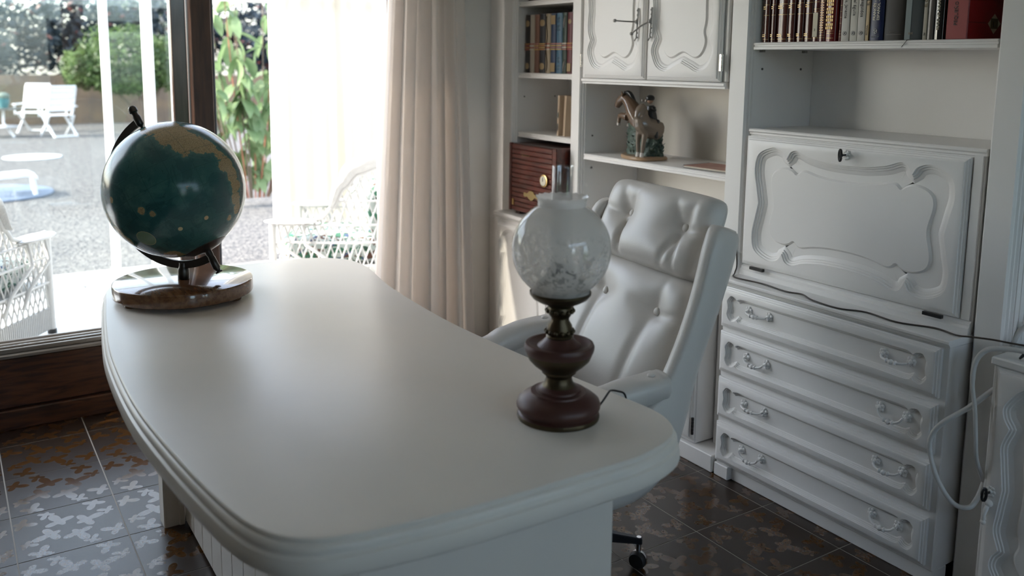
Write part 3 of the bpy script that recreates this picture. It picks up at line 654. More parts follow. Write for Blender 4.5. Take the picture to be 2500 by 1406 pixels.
MB().lathe([(.106*.283, .200), (.118*.283, .203), (.106*.283, .207), (.113*.283, .213), (.115*.283, .219), (.106*.283, .225), (.104*.283, .231), (.078*.283, .242), (.076*.283, .249), (.094*.283, .256), (.098*.283, .259), (.110*.283, .263), (.110*.283, .270), (.100*.283, .276), (.104*.283, .280), (.118*.283, .284), (.180*.283, .289), (.235*.283, .298), (.262*.283, .308), (.262*.283, .314), (.250*.283, .314), (.200*.283, .300), (.1*.283, .296)], 48).build('burner_collar', BRZ, lamp, smooth=35)
for (zz, rr) in ((.216, .116), (.267, .112)):
    mb = MB()
    for k in range(14): mb.sphere((rr*.283*math.cos(2*PI*k/14), rr*.283*math.sin(2*PI*k/14), zz), 0.0055, 8, 6)
    tag(mb.build('beading', BRZ, lamp, smooth=50), kind='stuff')
mb = MB()   # pierced burner gallery with prongs seen through the frosted glass
for k in range(22):
    a = 2*PI*k/22
    mb.tube([(.045*math.cos(a), .045*math.sin(a), .298), (.062*math.cos(a), .062*math.sin(a), .318), (.052*math.cos(a+.1), .052*math.sin(a+.1), .336), (.030*math.cos(a), .030*math.sin(a), .352), (.027*math.cos(a), .027*math.sin(a), .375)], 0.0034, 6)
mb.lathe([(.028, .30), (.034, .325), (.026, .352), (.02, .358)], 24); mb.build('burner', mat('blackened_brass', (0.03, 0.026, 0.02), 0.4, 0.6), lamp, smooth=50)
def frosted():
    m = bpy.data.materials.new('frosted_glass'); m.use_nodes = True; n = m.node_tree.nodes; l = m.node_tree.links; n.clear()
    o = n.new('ShaderNodeOutputMaterial'); d = n.new('ShaderNodeBsdfDiffuse'); t = n.new('ShaderNodeBsdfTranslucent'); tr = n.new('ShaderNodeBsdfTransparent'); g = n.new('ShaderNodeBsdfGlossy'); fr = schlick(n, l)
    d.inputs[0].default_value = (0.90, 0.87, 0.83, 1); t.inputs[0].default_value = (0.93, 0.90, 0.86, 1); g.inputs['Roughness'].default_value = 0.06; tr.inputs[0].default_value = (0.95, 0.95, 0.95, 1)
    a = n.new('ShaderNodeMixShader'); a.inputs[0].default_value = 0.5; l.new(d.outputs[0], a.inputs[1]); l.new(t.outputs[0], a.inputs[2])
    tc = n.new('ShaderNodeTexCoord'); no = n.new('ShaderNodeTexNoise'); no.inputs['Scale'].default_value = 46; no.inputs['Detail'].default_value = 3; no.inputs['Distortion'].default_value = 1.5; l.new(tc.outputs['Object'], no.inputs[0])
    sx = n.new('ShaderNodeSeparateXYZ'); l.new(tc.outputs['Object'], sx.inputs[0])
    def M(op, x, y, c=False):
        q = n.new('ShaderNodeMath'); q.operation = op; q.use_clamp = c
        for i, v in enumerate((x, y)):
            if isinstance(v, (int, float)): q.inputs[i].default_value = v
            else: l.new(v, q.inputs[i])
        return q.outputs[0]
    band = M('SUBTRACT', 1.0, M('MULTIPLY', M('ABSOLUTE', M('SUBTRACT', sx.outputs[2], 0.385), 0), 12), True)     # etched frieze round the belly
    et = M('MULTIPLY', M('MULTIPLY', M('SUBTRACT', no.outputs[0], 0.50), 9, True), band)
    al = M('ADD', 0.18, M('MULTIPLY', et, 0.55))
    b = n.new('ShaderNodeMixShader'); l.new(al, b.inputs[0]); l.new(a.outputs[0], b.inputs[1]); l.new(tr.outputs[0], b.inputs[2])
    c = n.new('ShaderNodeMixShader'); l.new(fr.outputs[0], c.inputs[0]); l.new(b.outputs[0], c.inputs[1]); l.new(g.outputs[0], c.inputs[2]); l.new(c.outputs[0], o.inputs[0])
    return m
pr = [(.071, .306)]
for k in range(0, 25):
    a = -PI/2+0.64+(PI-0.64-0.50)*k/24
    pr.append((0.1185*math.cos(a), .417+0.1185*math.sin(a)))
pr += [(.0585, .524), (.0575, .531), (.0595, .538), (.0635, .544)]
sh = MB().lathe(pr, 64, cap0=False, cap1=False)
n0 = len(pr)-1
sh.v = [(x*(1+0.02*math.sin(20*math.atan2(y, x))*(z > .543)), y*(1+0.02*math.sin(20*math.atan2(y, x))*(z > .543)), z+(0.0014*math.sin(20*math.atan2(y, x)) if z > .543 else 0)) for x, y, z in sh.v]
so = sh.build('shade', frosted(), lamp, smooth=60)
CLG = glass_mat('chimney_glass', (0.97, 0.97, 0.97), 0.0, 1.5, 3.0)
MB().lathe([(.0265, .350), (.0275, .40), (.0255, .47), (.0245, .55), (.0245, .612), (.0255, .614), (.0245, .616), (.0232, .612), (.0232, .55), (.0242, .47), (.0262, .40), (.0252, .350)], 32, cap0=False, cap1=False).build('chimney', CLG, lamp, smooth=60)
CORD = mat('black_cord', (0.015, 0.014, 0.014), 0.5)
def W(p): return Vector(p)-LP
cpts = [(-1.628, 1.303, .758), (-1.640, 1.335, .772), (-1.668, 1.375, .776), (-1.70, 1.41, .764), (-1.715, 1.445, .750), (-1.72, 1.472, .735), (-1.722, 1.482, .70), (-1.725, 1.478, .62), (-1.74, 1.455, .50), (-1.76, 1.42, .40), (-1.755, 1.40, .34), (-1.77, 1.385, .27), (-1.82, 1.36, .20), (-1.87, 1.34, .06), (-1.90, 1.34, .006)]
MB().tube([W(p) for p in catmull(cpts, False, 5)], 0.0026, 8).build('lamp_cord', CORD, lamp, smooth=60)

# ------------------------------------------------------------------ swivel armchair
CH = Vector((-2.13, 1.875, 0)); chair = thing('swivel_armchair', 'buttoned white leather swivel armchair behind the desk', 'armchair', CH, -math.radians(6.4))
TB = Vector((0.36, 0.933)); NB = Vector((-0.933, 0.36))     # (b,z): up the back, out of the back
def shell():
    st = [((.170, 1.095), (-.93, .36), .290, .060), ((.165, 1.082), (-.93, .36), .322, .115), ((.138, 1.02), (-.93, .36), .342, .130), ((.080, .87), (-.93, .36), .350, .118), ((.01, .70), (-.91, .40), .354, .118),
          ((-.035, .54), (-.87, .50), .356, .165), ((-.085, .41), (-.70, .71), .352, .25), ((-.18, .325), (-.40, .92), .345, .28), ((-.32, .290), (-.1, .99), .325, .235), ((-.48, .295), (.05, .99), .300, .16), ((-.58, .32), (.12, .99), .275, .10)]
    C2 = catmull([(c[0], c[1], 0) for c, n, w_, d in st], False, 4); N2 = catmull([(n[0], n[1], 0) for c, n, w_, d in st], False, 4); WD = catmull([(w_, d, 0) for c, n, w_, d in st], False, 4)
    th = 0.052; R = []; rad = 0.085
    for c, n, wd in zip(C2, N2, WD):
        n = n.normalized(); w_, d = wd.x, wd.y; sec = []
        def half(wv, r0, d0, nn):     # from wing tip to the middle of the back
            pts = [(wv, d0)]; r1 = min(r0, d0*0.95)
            pts.append((wv, r1))
            for k in range(1, 5):
                a = PI/2*k/4; pts.append((wv-r1+r1*math.cos(a), r1-r1*math.sin(a)))
            pts.append((0.0, -0.012)); return pts
        o = half(w_, rad, d, 0); i_ = half(w_-th, rad-th*0.6, max(d-0.0, 0.02), 0)
        i_ = [(x, y+(th*0.75 if y < d*0.98 else 0)) for x, y in i_]
        i_ = [(x, min(y, d)) for x, y in i_]
        tip = [(w_-0.006, d+0.010), (w_-th/2, d+0.016), (w_-th+0.006, d+0.010)]
        full = [(-x, y) for x, y in reversed(o)][0:0]
        right = o[::-1]+tip+i_      # middle outer -> tip -> middle inner
        left = [(-x, y) for x, y in right[::-1]]
        sec = right+left[1:-1]
        R.append([(x, c.x+n.x*y, c.y+n.y*y) for x, y in sec])
    return MB().rings(R, True)
shell().build('shell', LEATHER, chair, smooth=50)
def seam(side):
    pts = []
    return pts
def pillow(name, org, ex, ey, hw, hh, T0, buttons, pw=5.0, back=0.02, dimp=0.055, sig=0.075, creases=(), curve=0.0):
    """puffed cushion: org centre, ex across, ey up, n = out; buttons in (x,y)"""
    ex, ey = Vector(ex), Vector(ey); nn = ex.cross(ey).normalized(); org = Vector(org); mb = MB(); NU, NV = 72, 56
    def h(u, v):
        e = max(0.0, (1-abs(u)**pw))*max(0.0, (1-abs(v)**pw)); t = T0*e**0.42
        x, y = u*hw, v*hh
        for bx, by in buttons:
            r = math.hypot(x-bx, y-by); t -= dimp*math.exp(-(r/sig)**1.25)
        for (x0, y0, x1, y1, dp, wd) in creases:
            dx, dy = x1-x0, y1-y0; L2 = dx*dx+dy*dy; tt = max(0, min(1, ((x-x0)*dx+(y-y0)*dy)/L2)); r = math.hypot(x-x0-tt*dx, y-y0-tt*dy)
            t -= dp*(2.2*tt**.6*(1-tt))*math.exp(-(r/wd)**2)*min(1, e*3)
        return max(t, 0.0)+curve*(u*u)
    def pt(u, v, front):
        # round the corners a little
        k = 1-0.035*(abs(u)**6)*(abs(v)**6)*2
        p = org+ex*(u*hw*k)+ey*(v*hh*k)
        if front: return p+nn*h(u, v)
        e = max(0.0, (1-abs(u)**pw))*max(0.0, (1-abs(v)**pw)); return p-nn*(back*e**0.5-curve*u*u)
    def wrap(t): return math.copysign(1-(1-abs(2*t-1))**1.6, 2*t-1) if True else 2*t-1
    grid_surface(mb, lambda a, b: pt(wrap(a), wrap(b), True), NU, NV)
    grid_surface(mb, lambda a, b: pt(wrap(1-a), wrap(b), False), 24, 18)
    o = mb.build(name, LEATHER, chair, smooth=80)
    bm = bmesh.new(); bm.from_mesh(o.data); bmesh.ops.remove_doubles(bm, verts=bm.verts, dist=0.0008); bmesh.ops.recalc_face_normals(bm, faces=bm.faces); bm.to_mesh(o.data); bm.free()
    for bx, by in buttons:
        c = org+ex*bx+ey*by+nn*(h(bx/hw, by/hh)+0.004); q = nn.to_track_quat('Z', 'Y').to_matrix()
        MB().lathe([(0.0145, -0.006), (0.0145, 0.0), (0.012, 0.005), (0.007, 0.008), (0.001, 0.009)], 18, c=c, ax=q).build('button', LEATHER, o, smooth=60)
    return o
EX = (1, 0, 0); EY = (0, TB.x, TB.y)
def bk(z, off): # point on the shell's back line at height z, moved out by off
    b = 0.175+(z-1.12)*0.386; return (0, b+NB.x*off, z+NB.y*off)
cr = []
for bx in (-.115, .172):
    s_ = 1 if bx > 0 else -1
    cr += [(bx, -.0, bx-.03*s_, -.13, .018, .012), (bx, 0, bx+.035, -.13, .018, .012), (bx, 0, bx+.05*s_, .12, .012, .016), (bx, 0, bx-.05*s_, .12, .010, .014), (bx, 0, bx+.15*s_, .03, .01, .014)]
pillow('headrest_cushion', (-.030, *bk(1.045, .055)[1:]), EX, EY, .280, .138, .105, [(-.115, .020), (.172, .020)], 4.5, .05, .055, .075, cr)
cr = []
for bx in (-.145, .145):
    s_ = 1 if bx > 0 else -1
    cr += [(bx, .10, bx+.15*s_, .12, .014, .014), (bx, .10, bx-.01*s_, -.25, .016, .02), (bx, .10, bx-.12*s_, .13, .010, .016), (bx, .1, bx+.03*s_, .24, .008, .016)]
pillow('back_cushion', (-.010, *bk(.70, .045)[1:]), EX, EY, .295, .245, .105, [(-.135, .115), (.155, .115)], 5, .03, .05, .085, cr)
pillow('seat_cushion', (0, -.33, .405), EX, (0, 1, -0.08), .285, .25, .10, [(-.13, .0), (.13, .0)], 5, .03, .045, .08)
def arm(sx):
    # leather arm roll running forward from the back, sagging to the front, buttoned on top
    path = [(sx*.300, -.10, .665), (sx*.316, -.14, .690), (sx*.322, -.20, .690), (sx*.318, -.30, .672), (sx*.310, -.40, .640), (sx*.300, -.455, .612), (sx*.295, -.48, .59)]
    P = catmull(path, False, 6); n = len(P); R = []; SEG = 20
    for i, p in enumerate(P):
        t = i/(n-1); wd = .052*min(1, (0.25+t*5), (0.2+(1-t)*5)); hg_ = .040*min(1, (0.3+t*5), (0.3+(1-t)*5))
        wr = 0.004*math.sin(t*46)*math.exp(-((t-.62)/.12)**2)+0.003*math.sin(t*60)*math.exp(-((t-.2)/.08)**2)
        ring = []
        for j in range(SEG):
            a = 2*PI*j/SEG; q = math.cos(a)*wd; zz = math.sin(a)*(hg_+wr*max(0, math.sin(a)))
            if zz < 0: zz *= 1.5
            dd = math.hypot(t-.28, 0)*6; 
            if math.sin(a) > 0.3: zz -= .018*math.exp(-(dd**2)-(math.cos(a)*1.4)**2)
            ring.append((p.x+q, p.y, p.z+zz))
        R.append(ring)
    o = MB().rings(R, True).build('arm_pad', LEATHER, chair, smooth=70)
    k = int(n*.28); MB().sphere((P[k].x, P[k].y, P[k].z+.024), .012, 12, 8, (1, 1, .5)).build('button', LEATHER, o, smooth=60)
    # side panel under the arm
    sp_ = []
    for y, z0, z1 in ((-.10, .48, .66), (-.16, .44, .67), (-.25, .42, .66), (-.36, .42, .64), (-.44, .44, .61), (-.50, .47, .585)):
        sp_.append([(sx*.332, y, z0-.04), (sx*.338, y, (z0+z1)/2), (sx*.328, y, z1), (sx*.285, y, z1), (sx*.29, y, z0)])
    MB().rings(sp_, True).build('arm_side', LEATHER, chair, smooth=60)
arm(-1); arm(1)
CHR = mat('chrome', (0.62, 0.63, 0.66), 0.12, 1.0); DKM = mat('dark_metal', (0.045, 0.05, 0.06), 0.3, 0.8)
hub = Vector((-.01, -.30, 0))
MB().lathe([(0.035, .09), (0.038, .10), (0.038, .135), (0.022, .15), (0.022, .225), (0.045, .24), (0.09, .262), (0.09, .282)], 24, c=hub).build('column', CHR, chair, smooth=40)
for k in range(5):
    a = math.atan2(.231, .159)+2*PI*k/5; d = Vector((math.cos(a), math.sin(a), 0)); e = Vector((-d.y, d.x, 0)); R = []
    for t, hw_, z0, z1 in ((.02, .020, .085, .130), (.14, .017, .085, .120), (.255, .013, .084, .106), (.285, .012, .082, .102)):
        c = hub+d*t; R.append([c+e*hw_+Vector((0, 0, z0)), c-e*hw_+Vector((0, 0, z0)), c-e*hw_*.8+Vector((0, 0, z1)), c+e*hw_*.8+Vector((0, 0, z1))])
    lg = MB().rings(R, True).build('leg', DKM, chair, bevel=.003)
    c = hub+d*.274
    MB().tube([c+Vector((0, 0, .105)), c+Vector((0, 0, .05))], .008, 10).build('castor_stem', CHR, lg, smooth=50)
    sd_ = d*0.4+e*0.9; sd_.normalize(); q = sd_.to_track_quat('Z', 'Y').to_matrix(); cc = c+Vector((0, 0, .028))
    MB().lathe([(.012, -.022), (.024, -.020), (.028, -.012), (.028, -.004), (.022, 0)], 22, c=cc, ax=q).build('castor_wheel', CORD, lg, smooth=50)
    MB().lathe([(.029, -.002), (.030, .004), (.026, .013), (.016, .020), (.002, .023)], 22, c=cc, ax=q).build('castor_hood', CHR, lg, smooth=60)
# ------------------------------------------------------------------ books
def flat(name, col, rough=0.45, coat=0.0): return mat(name, col, rough, coat=coat)
PAGES = mat('paper', (0.62, 0.57, 0.47), 0.9, bump=(300, 0.2, 0.001))
GOLD = mat('gilt', (0.50, 0.36, 0.17), 0.4, 0.6); INK = flat('black_ink', (0.02, 0.02, 0.02)); CREAMINK = flat('cream_ink', (0.62, 0.58, 0.48)); WHITEINK = flat('white_ink', (0.7, 0.7, 0.68))
def book(label, x0, x1, yf, depth, z0, h, col, group, rough=0.4, round_=0.25, coat=0.0, decor=None, lean=0.0, cat='book'):
    w_ = x1-x0; b = thing('book', label, cat, ((x0+x1)/2, yf, z0), 0, group); m = mat('cover_%d' % len(MATS), col, rough, coat=coat)
    hw = w_/2; r = min(round_*w_, 0.008); t = 0.0025; n = 6
    sp_ = [(-hw, depth), (-hw, r)]+[(-hw*math.cos(PI*k/n), r-r*math.sin(PI*k/n)) for k in range(1, n)]+[(hw, r), (hw, depth)]
    inn = [(hw-t, depth), (hw-t, r+t)]+[(-hw+t, r+t), (-hw+t, depth)]
    MB().prism(sp_+inn, 0, h).build('cover', m, b, smooth=40)
    MB().box(-hw+t, hw-t, r+t+0.0005, depth-0.004, 0.003, h-0.004).build('page_block', PAGES, b)
    if decor: decor(b, hw, h)
    if lean: b.rotation_euler = (0, lean, 0)
    return b
def band(b, hw, z, th, m, frac=0.96, y=-0.0006, name='band'):
    n = 8; r = 0.0; o = [(-hw*frac*math.cos(PI*k/n), y+min(0.25*2*hw, .008)*(1-math.sin(PI*k/n))) for k in range(n+1)]; i = [(x*0.9, yy+0.004) for x, yy in reversed(o)]
    return MB().prism(o+i, z, z+th).build(name, m, b)
def spine_text(b, txt, size, m, z, x=0.0, up=True, bold=False, y=-0.0012, cross=False):
    me = text_mesh(txt, size, 0.0004, bold); o = obj('lettering', me, m, b); o.location = (x, y, z)
    if cross: o.rotation_euler = (PI/2, 0, 0)
    else: o.rotation_euler = (PI/2, -PI/2, 0) if up else (PI/2, PI/2, 0)
    return o
ZS = 1.684; YS = 2.612; H_ = 0.30
G1 = 'books in the long row on the right shelf'
LEATH = (0.085, 0.022, 0.016)
gx = [(-2.331, -2.301), (-2.292, -2.272), (-2.264, -2.217), (-2.214, -2.184), (-2.174, -2.145), (-2.140, -2.106)]
names = ['outermost by the post, darkest', 'thinnest of the gilt maroon set', 'thickest of the gilt maroon set', 'fourth of the gilt maroon set from the post', 'fifth of the gilt maroon set from the post', 'gilt maroon book next to the cream-labelled book']
for i, (a, c) in enumerate(gx):
    def dec(b, hw, h, i=i):
        for z in (0.010, 0.098, 0.136): band(b, hw, z, 0.0016, GOLD)
        for z, f in ((0.128, .5), (0.121, .62), (0.026, .5), (0.020, .6)): MB().box(-hw*0.75, hw*(f-0.45), -0.0013, 0.0006, z, z+0.0028).build('gilt_line', GOLD, b)
    book('maroon leather book with gilt lines, '+names[i], a, c, YS, 0.2, ZS, H_+0.002*(i % 3), LEATH, G1, 0.25, coat=0.5, decor=dec)
def dec7(b, hw, h):
    MB().box(-hw*0.7, hw*0.75, -0.0014, 0.001, 0.016, 0.100).build('spine_label', flat('cream_label', (0.55, 0.50, 0.36)), b); MB().box(-hw*.9, hw*.9, -0.0012, 0.002, 0.145, 0.175).build('title_block', INK, b)
    spine_text(b, '2', 0.012, INK, 0.040, y=-0.002, cross=True)
    for z in (0.012, 0.104, 0.112, 0.136): band(b, hw, z, 0.0016, GOLD)
def dec8(b, hw, h):
    for z in (0.012, 0.020, 0.030, 0.074, 0.108, 0.138): band(b, hw, z, 0.0016, GOLD)
    MB().box(-hw*.9, hw*.9, -0.0012, 0.002, 0.145, 0.175).build('title_block', INK, b)
    for k in range(12): MB().box(-hw*0.6, hw*0.6, -0.0013, 0.001, 0.036+0.0086*k, 0.0405+0.0086*k).build('gilt_ornament', mat('dull_gilt', (0.34, 0.22, 0.13), 0.4, 0.5), b)
def dec9(b, hw, h):
    for z in (0.010, 0.026, 0.034): band(b, hw, z, 0.0018, GOLD, .9)
    for k in range(6):
        z = 0.041+0.0265*k
        for q in range(4): MB().box(-hw*0.75+q*hw*0.36, -hw*0.75+q*hw*0.36+hw*0.22, -0.0016, 0.001, z, z+0.009).build('gilt_ornament', GOLD, b); MB().box(-hw*0.72+q*hw*0.36, -hw*0.75+q*hw*0.36+hw*0.26, -0.0016, 0.001, z+0.0115, z+0.0205).build('gilt_ornament', GOLD, b)
book('maroon book with a cream paper label on its spine', -2.104, -2.077, YS, 0.2, ZS, .30, (0.11, 0.02, 0.022), G1, 0.25, coat=0.6, decor=dec7)
book('slim maroon book with dull ornament and black title block', -2.076, -2.051, YS, 0.2, ZS, .30, (0.10, 0.02, 0.022), G1, 0.3, coat=0.4, decor=dec8)
book('thick red book with five gilt scrollwork panels', -2.050, -2.008, YS, 0.2, ZS, .30, (0.16, 0.008, 0.010), G1, 0.3, coat=0.4, decor=dec9)
book('thin dark red book squeezed beside the white paperbacks', -1.999, -1.988, YS+0.01, 0.19, ZS, .28, (0.13, 0.03, 0.025), G1, 0.4, decor=lambda b, hw, h: [band(b, hw, z, .0016, GOLD, .8) for z in (.014, .024, .034, .06, .08, .10, .12)])
def wh(txt):
    def f(b, hw, h):
        spine_text(b, txt, 0.0165, INK, 0.062+0.0043*len(txt), x=hw*0.05, up=False)
        MB().lathe([(0.0068, 0), (0.0068, 0.001)], 16, c=(0, -0.0006, 0.026), ax=Matrix.Rotation(PI/2, 3, 'X')).build('emblem_ring', INK, b)
        MB().lathe([(0.0056, 0), (0.0056, 0.0014)], 16, c=(0.0004, -0.0006, 0.026), ax=Matrix.Rotation(PI/2, 3, 'X')).build('emblem_ground', mat('emblem_pale', (.5, .48, .44), .6), b)
        MB().add([(-0.003, -0.0024, 0.022), (0.003, -0.0024, 0.024), (0.004, -0.0024, 0.029), (-0.001, -0.0024, 0.030)], [(0, 1, 2, 3)]).build('emblem', INK, b)
    return f
book('white paperback with black lettering, first of three after the red books', -1.986, -1.956, YS+.006, 0.16, ZS, .25, (0.52, 0.50, 0.46), G1, 0.5, 0.05, decor=wh('Adiós, Janette'))
book('cream-white paperback standing between the two whiter lettered paperbacks', -1.951, -1.924, YS+.006, 0.16, ZS, .25, (0.52, 0.50, 0.44), G1, 0.5, 0.05, decor=wh('El nido del águila'))
book('white paperback with black lettering beside the narrow tan book', -1.922, -1.894, YS+.006, 0.16, ZS, .25, (0.50, 0.48, 0.44), G1, 0.5, 0.05, decor=wh('Los perros perseguidos'))
book('narrow tan paperback lettered BOXER', -1.892, -1.880, YS+.008, 0.16, ZS, .25, (0.50, 0.37, 0.20), G1, 0.5, 0.05, decor=lambda b, hw, h: (spine_text(b, 'EL BOXER', 0.011, INK, 0.140), spine_text(b, 'EDITORIAL', 0.007, INK, 0.035)))
def navy(b, hw, h):
    spine_text(b, 'FRANCÉS - ESPAÑOL', 0.0135, CREAMINK, 0.128, x=-0.006, bold=True); spine_text(b, 'ESPAÑOL - FRANCÉS', 0.0135, CREAMINK, 0.128, x=0.008, bold=True)
    c = (0.0, -0.0016, 0.030)
    hexp = [(c[0]+0.0075*math.sin(PI/3*k), c[1], c[2]+0.0085*math.cos(PI/3*k)) for k in range(6)]
    mb = MB().tube(hexp, 0.0007, 5, True)
    for k in (1, 3, 5): mb.tube([hexp[k], c], 0.0007, 5); mb.tube([(hexp[k][0]*.6, c[1], c[2]+(hexp[k][2]-c[2])*.6), (hexp[(k+1) % 6][0]*.6, c[1], c[2]+(hexp[(k+1) % 6][2]-c[2])*.6)], 0.0006, 5)
    mb.build('cube_emblem', WHITEINK, b); spine_text(b, 'ANAGRAM', 0.006, mat('grey_ink', (.3, .32, .36), .5), 0.012, cross=True)
book('navy blue dictionary lettered FRANCÉS - ESPAÑOL', -1.872, -1.824, YS, .19, ZS, .27, (0.008, 0.016, 0.065), G1, 0.4, 0.12, decor=navy)
book('thick black-brown book with a faint line near its foot', -1.822, -1.746, YS+.002, .2, ZS, .31, (0.016, 0.013, 0.010), G1, 0.55, 0.1, decor=lambda b, hw, h: (band(b, hw, .018, .0012, mat('faint_gilt', (.12, .10, .08), .5), .9), spine_text(b, 'asuri', .010, MATS['faint_gilt'], .026, x=-.004, cross=True)))
def grey(b, hw, h):
    MB().box(-hw, -hw*0.35, -0.001, 0.003, 0.001, h-0.002).build('pale_stripe', flat('pale_grey_cloth', (0.23, 0.27, 0.27), 0.7), b)
    spine_text(b, 'RM', 0.011, mat('faint_gilt2', (.25, .2, .14), .5), .020, x=-hw*.3, cross=True)
gb_ = book('grey cloth book with a pale stripe and hanging black ribbon', -1.744, -1.684, YS+.004, .2, ZS, .30, (0.045, 0.055, 0.058), G1, 0.7, 0.1, decor=grey)
MB().tube([(0.004, 0.02, 0.0018), (0.001, -0.010, 0.0018), (-0.001, -0.0275, 0.0002), (-0.010, -0.0285, -0.012), (-0.019, -0.0285, -0.0225)], 0.0026, 6, flat=.3).build('ribbon', BLACKM, gb_)
book('narrow beige book lettered EL CANICHE', -1.682, -1.670, YS+.004, .19, ZS, .27, (0.36, 0.33, 0.26), G1, 0.5, 0.06, decor=lambda b, hw, h: (spine_text(b, 'EL CANICHE', 0.0125, mat('brown_ink', (.14, .10, .04), .5), 0.135, bold=True), spine_text(b, 'Ser', .008, INK, .018)))
book('mottled grey-brown book beside the glossy black one', -1.669, -1.648, YS+.003, .2, ZS, .28, (0.10, 0.085, 0.075), G1, 0.35, 0.2, coat=.3)
book('glossy black book with cream vertical lettering beside the red dictionary', -1.646, -1.613, YS, .21, ZS, .30, (0.008, 0.008, 0.009), G1, 0.12, 0.25, coat=1.0, decor=lambda b, hw, h: spine_text(b, 'NATIONAL GEOGRAPHIC BOOK OF DOGS', 0.0125, mat('yellowish_ink', (.45, .40, .28), .5), 0.150, x=-.001, up=False, bold=True))
# large red dictionary at the end of the row, its front cover showing
rb = thing('book', 'large red dictionary with a pale diamond on its cover ending the row', 'book', (-1.601, 2.609, ZS), 0, G1)
REDS = mat('red_spine', (0.30, 0.040, 0.038), 0.45); REDC = mat('red_cover', (0.20, 0.006, 0.008), 0.4)
MB().box(0, 0.066, 0, 0.004, 0, .29).build('spine', REDS, rb, bevel=.0015)
MB().box(0.063, 0.0665, .0042, .215, 0, .29).build('front_cover', REDC, rb, bevel=.001); MB().box(0.0, 0.0035, .0042, .215, 0, .29).build('back_cover', REDC, rb, bevel=.001); MB().box(.0037, .0628, .0045, .210, .004, .286).build('page_block', PAGES, rb)
spine_text(rb, 'PEQUEÑO  LAROUSSE', 0.0155, INK, .118, x=.030)
MB().box(.0664, .0670, .006, .100, .0495, .0515).build('crease', mat('dark_red', (.05, .004, .004), .4), rb)
MB().add([(.0672, .109, .049), (.0672, .145, .018), (.0672, .181, .050), (.0672, .144, .080)], [(0, 1, 2, 3)]).build('diamond_label', flat('label_cream', (.46, .40, .30)), rb)
MB().box(.0668, .0676, .125, .165, .034, .065).build('label_square', flat('olive_square', (.07, .055, .02)), rb); MB().tube([(.068, .140, .040), (.068, .138, .056), (.068, .150, .054), (.068, .146, .042)], .0014, 5).build('label_motif', INK, rb)

# encyclopedia set on the left shelf (striped spines)
STR = [mat('stripe_orange', (.45, .20, .06), .5), mat('stripe_red', (.33, .07, .045), .5), mat('stripe_pale', (.55, .48, .40), .5), mat('stripe_rose', (.38, .16, .13), .5), mat('stripe_gold', (.50, .32, .10), .5)]
xs = [-4.045, -4.000, -3.958, -3.913, -3.856, -3.811, -3.761, -3.707, -3.667, -3.619, -3.570, -3.551]
x_shift = 0.068; sc0 = 0.906     # squeezed into the clear width between the posts
def mapx(x): return -3.968+(x+4.045)*0.985
cols = [((.012, .009, .008), 'black volume with gold vignettes', 0, 'vig'), ((.42, .37, .30), 'cream volume with red stripes', 1, 'none'), ((.17, .075, .045), 'rust brown volume with rose stripes', 3, 'none'), ((.010, .011, .016), 'black volume with orange stripes and horn vignettes', 4, 'vig'), ((.30, .24, .16), 'tan wood-grain volume with red stripes', 1, 'wave'), ((.012, .030, .075), 'navy volume with pale vignettes', 3, 'pale'), ((.055, .13, .20), 'sky blue volume with snowflake medallions', 3, 'flake'), ((.014, .035, .022), 'dark green volume with white feathers', 2, 'feather'), ((.10, .012, .018), 'crimson volume with golden ornaments', 0, 'goldorn'), ((.19, .165, .12), 'olive grey volume with white end labels', 2, 'lab'), ((.18, .03, .025), 'brick red volume against the post', 4, 'dots')]
G2 = 'striped volumes on the narrow left shelf'
